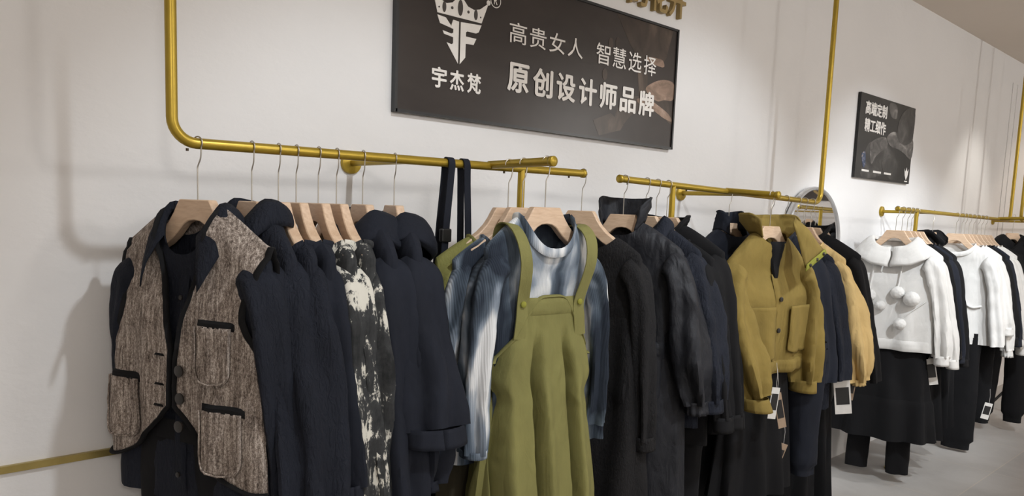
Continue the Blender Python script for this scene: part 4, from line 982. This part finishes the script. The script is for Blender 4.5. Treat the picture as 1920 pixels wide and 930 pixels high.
# small poster
t = thing('wall_poster', 'small black poster with white lettering and a grey sewing photo', 'poster', (0, 0, 0))
b = MB(); b.box(4.925, 5.845, -0.022, -0.002, 1.900, 2.440); b.build('board', M['posterprint'], t, False, 0, 0.002)
yp = -0.0235
flat('printed_photo', [splinep([(5.02, 1.91), (5.03, 2.03), (5.10, 2.13), (5.25, 2.15), (5.40, 2.14), (5.55, 2.07), (5.62, 2.0), (5.55, 1.91), (5.4, 1.94), (5.3, 1.93), (5.2, 1.91)])], yp + 0.0012, M['posterdim'], t)
flat('printed_hand', [splinep([(5.38, 2.19), (5.48, 2.24), (5.62, 2.23), (5.84, 2.22), (5.84, 2.08), (5.70, 2.11), (5.58, 2.13), (5.46, 2.14)]), splinep([(5.12, 2.12), (5.22, 2.17), (5.36, 2.19), (5.40, 2.13), (5.30, 2.09), (5.22, 2.05), (5.16, 2.0)]), splinep([(5.38, 2.42), (5.5, 2.42), (5.52, 2.34), (5.45, 2.33), (5.39, 2.36)])], yp + 0.0008, M['postergrey'], t)
flat('printed_sleeve', [splinep([(5.55, 2.22), (5.58, 2.35), (5.70, 2.42), (5.835, 2.42), (5.835, 2.23), (5.76, 2.18), (5.66, 2.17)])], yp + 0.0004, M['posterdim'], t)
flat('printed_swatch', [splinep([(5.00, 2.05), (5.05, 2.07), (5.07, 2.0), (5.05, 1.97), (5.03, 1.98)])], yp + 0.0002, M['posterblue'], t)
flat('printed_spool', [splinep([(5.33, 2.02), (5.40, 2.06), (5.47, 2.03), (5.46, 1.96), (5.38, 1.95)])], yp + 0.0002, M['posterdim'], t)
text_mesh('lettering', '高端定制', 5.000, 5.342, 2.312, 2.396, yp - 0.001, M['letter'], t, 0.006, 0.0, 0.0028)
text_mesh('lettering', '精工细作', 5.006, 5.340, 2.202, 2.286, yp - 0.001, M['letter'], t, 0.006, 0.0, 0.0028)
for (xa, xb) in ((5.02, 5.13), (5.20, 5.33), (5.38, 5.50)):
    flat('caption_line', [[(xa, 1.944), (xb, 1.944), (xb, 1.957), (xa, 1.957)]], yp - 0.0004, M['letter'], t)
flat('shield_emblem', [[(5.735, 2.005), (5.75, 1.985), (5.765, 1.995), (5.775, 2.015), (5.785, 1.995), (5.80, 1.985), (5.815, 2.005), (5.80, 1.955), (5.775, 1.925), (5.75, 1.955)], [(5.75, 1.912), (5.80, 1.912), (5.80, 1.920), (5.75, 1.920)]], yp - 0.0004, M['letter'], t)

# ------------------------------------------------------------------ arched mirror leaning on the wall
t = thing('mirror', 'arched full length mirror with a pale metal frame standing against the wall', 'mirror', (4.385, -0.03, 0))
def arch(rx, zt, zb, n=40):
    zc = zt - rx
    return [(-rx, zb)] + [(-rx * cos(pi * k / n), zc + rx * sin(pi * k / n)) for k in range(n + 1)] + [(rx, zb)]
b = MB(); pts = [(px_, 0, pz) for px_, pz in arch(0.345, 1.80, 0.02)]; pts.append(pts[0])
b.sweep(pts, 0.012, 0.022, n=8); b.build('frame', M['steel'], t)
flat('glass', [arch(0.338, 1.793, 0.03)], -0.008, M['mirror'], t, 0.006)

# ------------------------------------------------------------------ far end of the shop, seen in the mirror
t = thing('wall_sign', 'dark sign with gold letters on the far end wall, seen only in the mirror', 'sign', (12.99, -4.0, 0))
b = MB(); b.box(-0.03, 0, -1.3, 2.2, 1.98, 2.75); b.build('board', M['signdark'], t, False)
for k in range(3):
    o = text_mesh('letter', '花的开'[k], -0.9 + k * 0.55, -0.5 + k * 0.55, 2.08, 2.36, 0, M['goldletter'], None, 0.02, 0.01)
    o.data.transform(Matrix.Rotation(-pi / 2, 4, 'Z')); o.data.transform(Matrix.Translation((-0.045, 0.1, 0))); o.parent = t
for k, yy in enumerate((-4.75, -4.15, -3.6)):
    zt_ = 1.78
    top_garment('dress', 'black dress hanging on the far end wall seen in the mirror, %s of three' % ('first', 'second', 'third')[k], 12.72, yy, zt_, -90, M['black'], 'wooden hanger on the far end wall peg, %s of three' % ('first', 'second', 'third')[k],
        G(seed=80 + k, L=0.8, hw=0.3), 'dress', 'dresses on the far end wall', 'crew', dict(ln=0.45, r0=0.08, r1=0.06, flat=0.6))
b = MB(); b.sweep([(12.72, -5.1, 1.78), (12.72, -3.1, 1.78)], 0.0125, n=12); o = b.build('wall_bar', M['gold'])
b = MB()
tag(o, 'gold bar on the far end wall carrying black dresses', 'rail')
for yy in (-5.05, -3.15): b.sweep([(12.72, yy, 1.78), (13.0, yy, 1.78)], 0.012, n=10)
q = b.build('standoff', M['gold'], o)
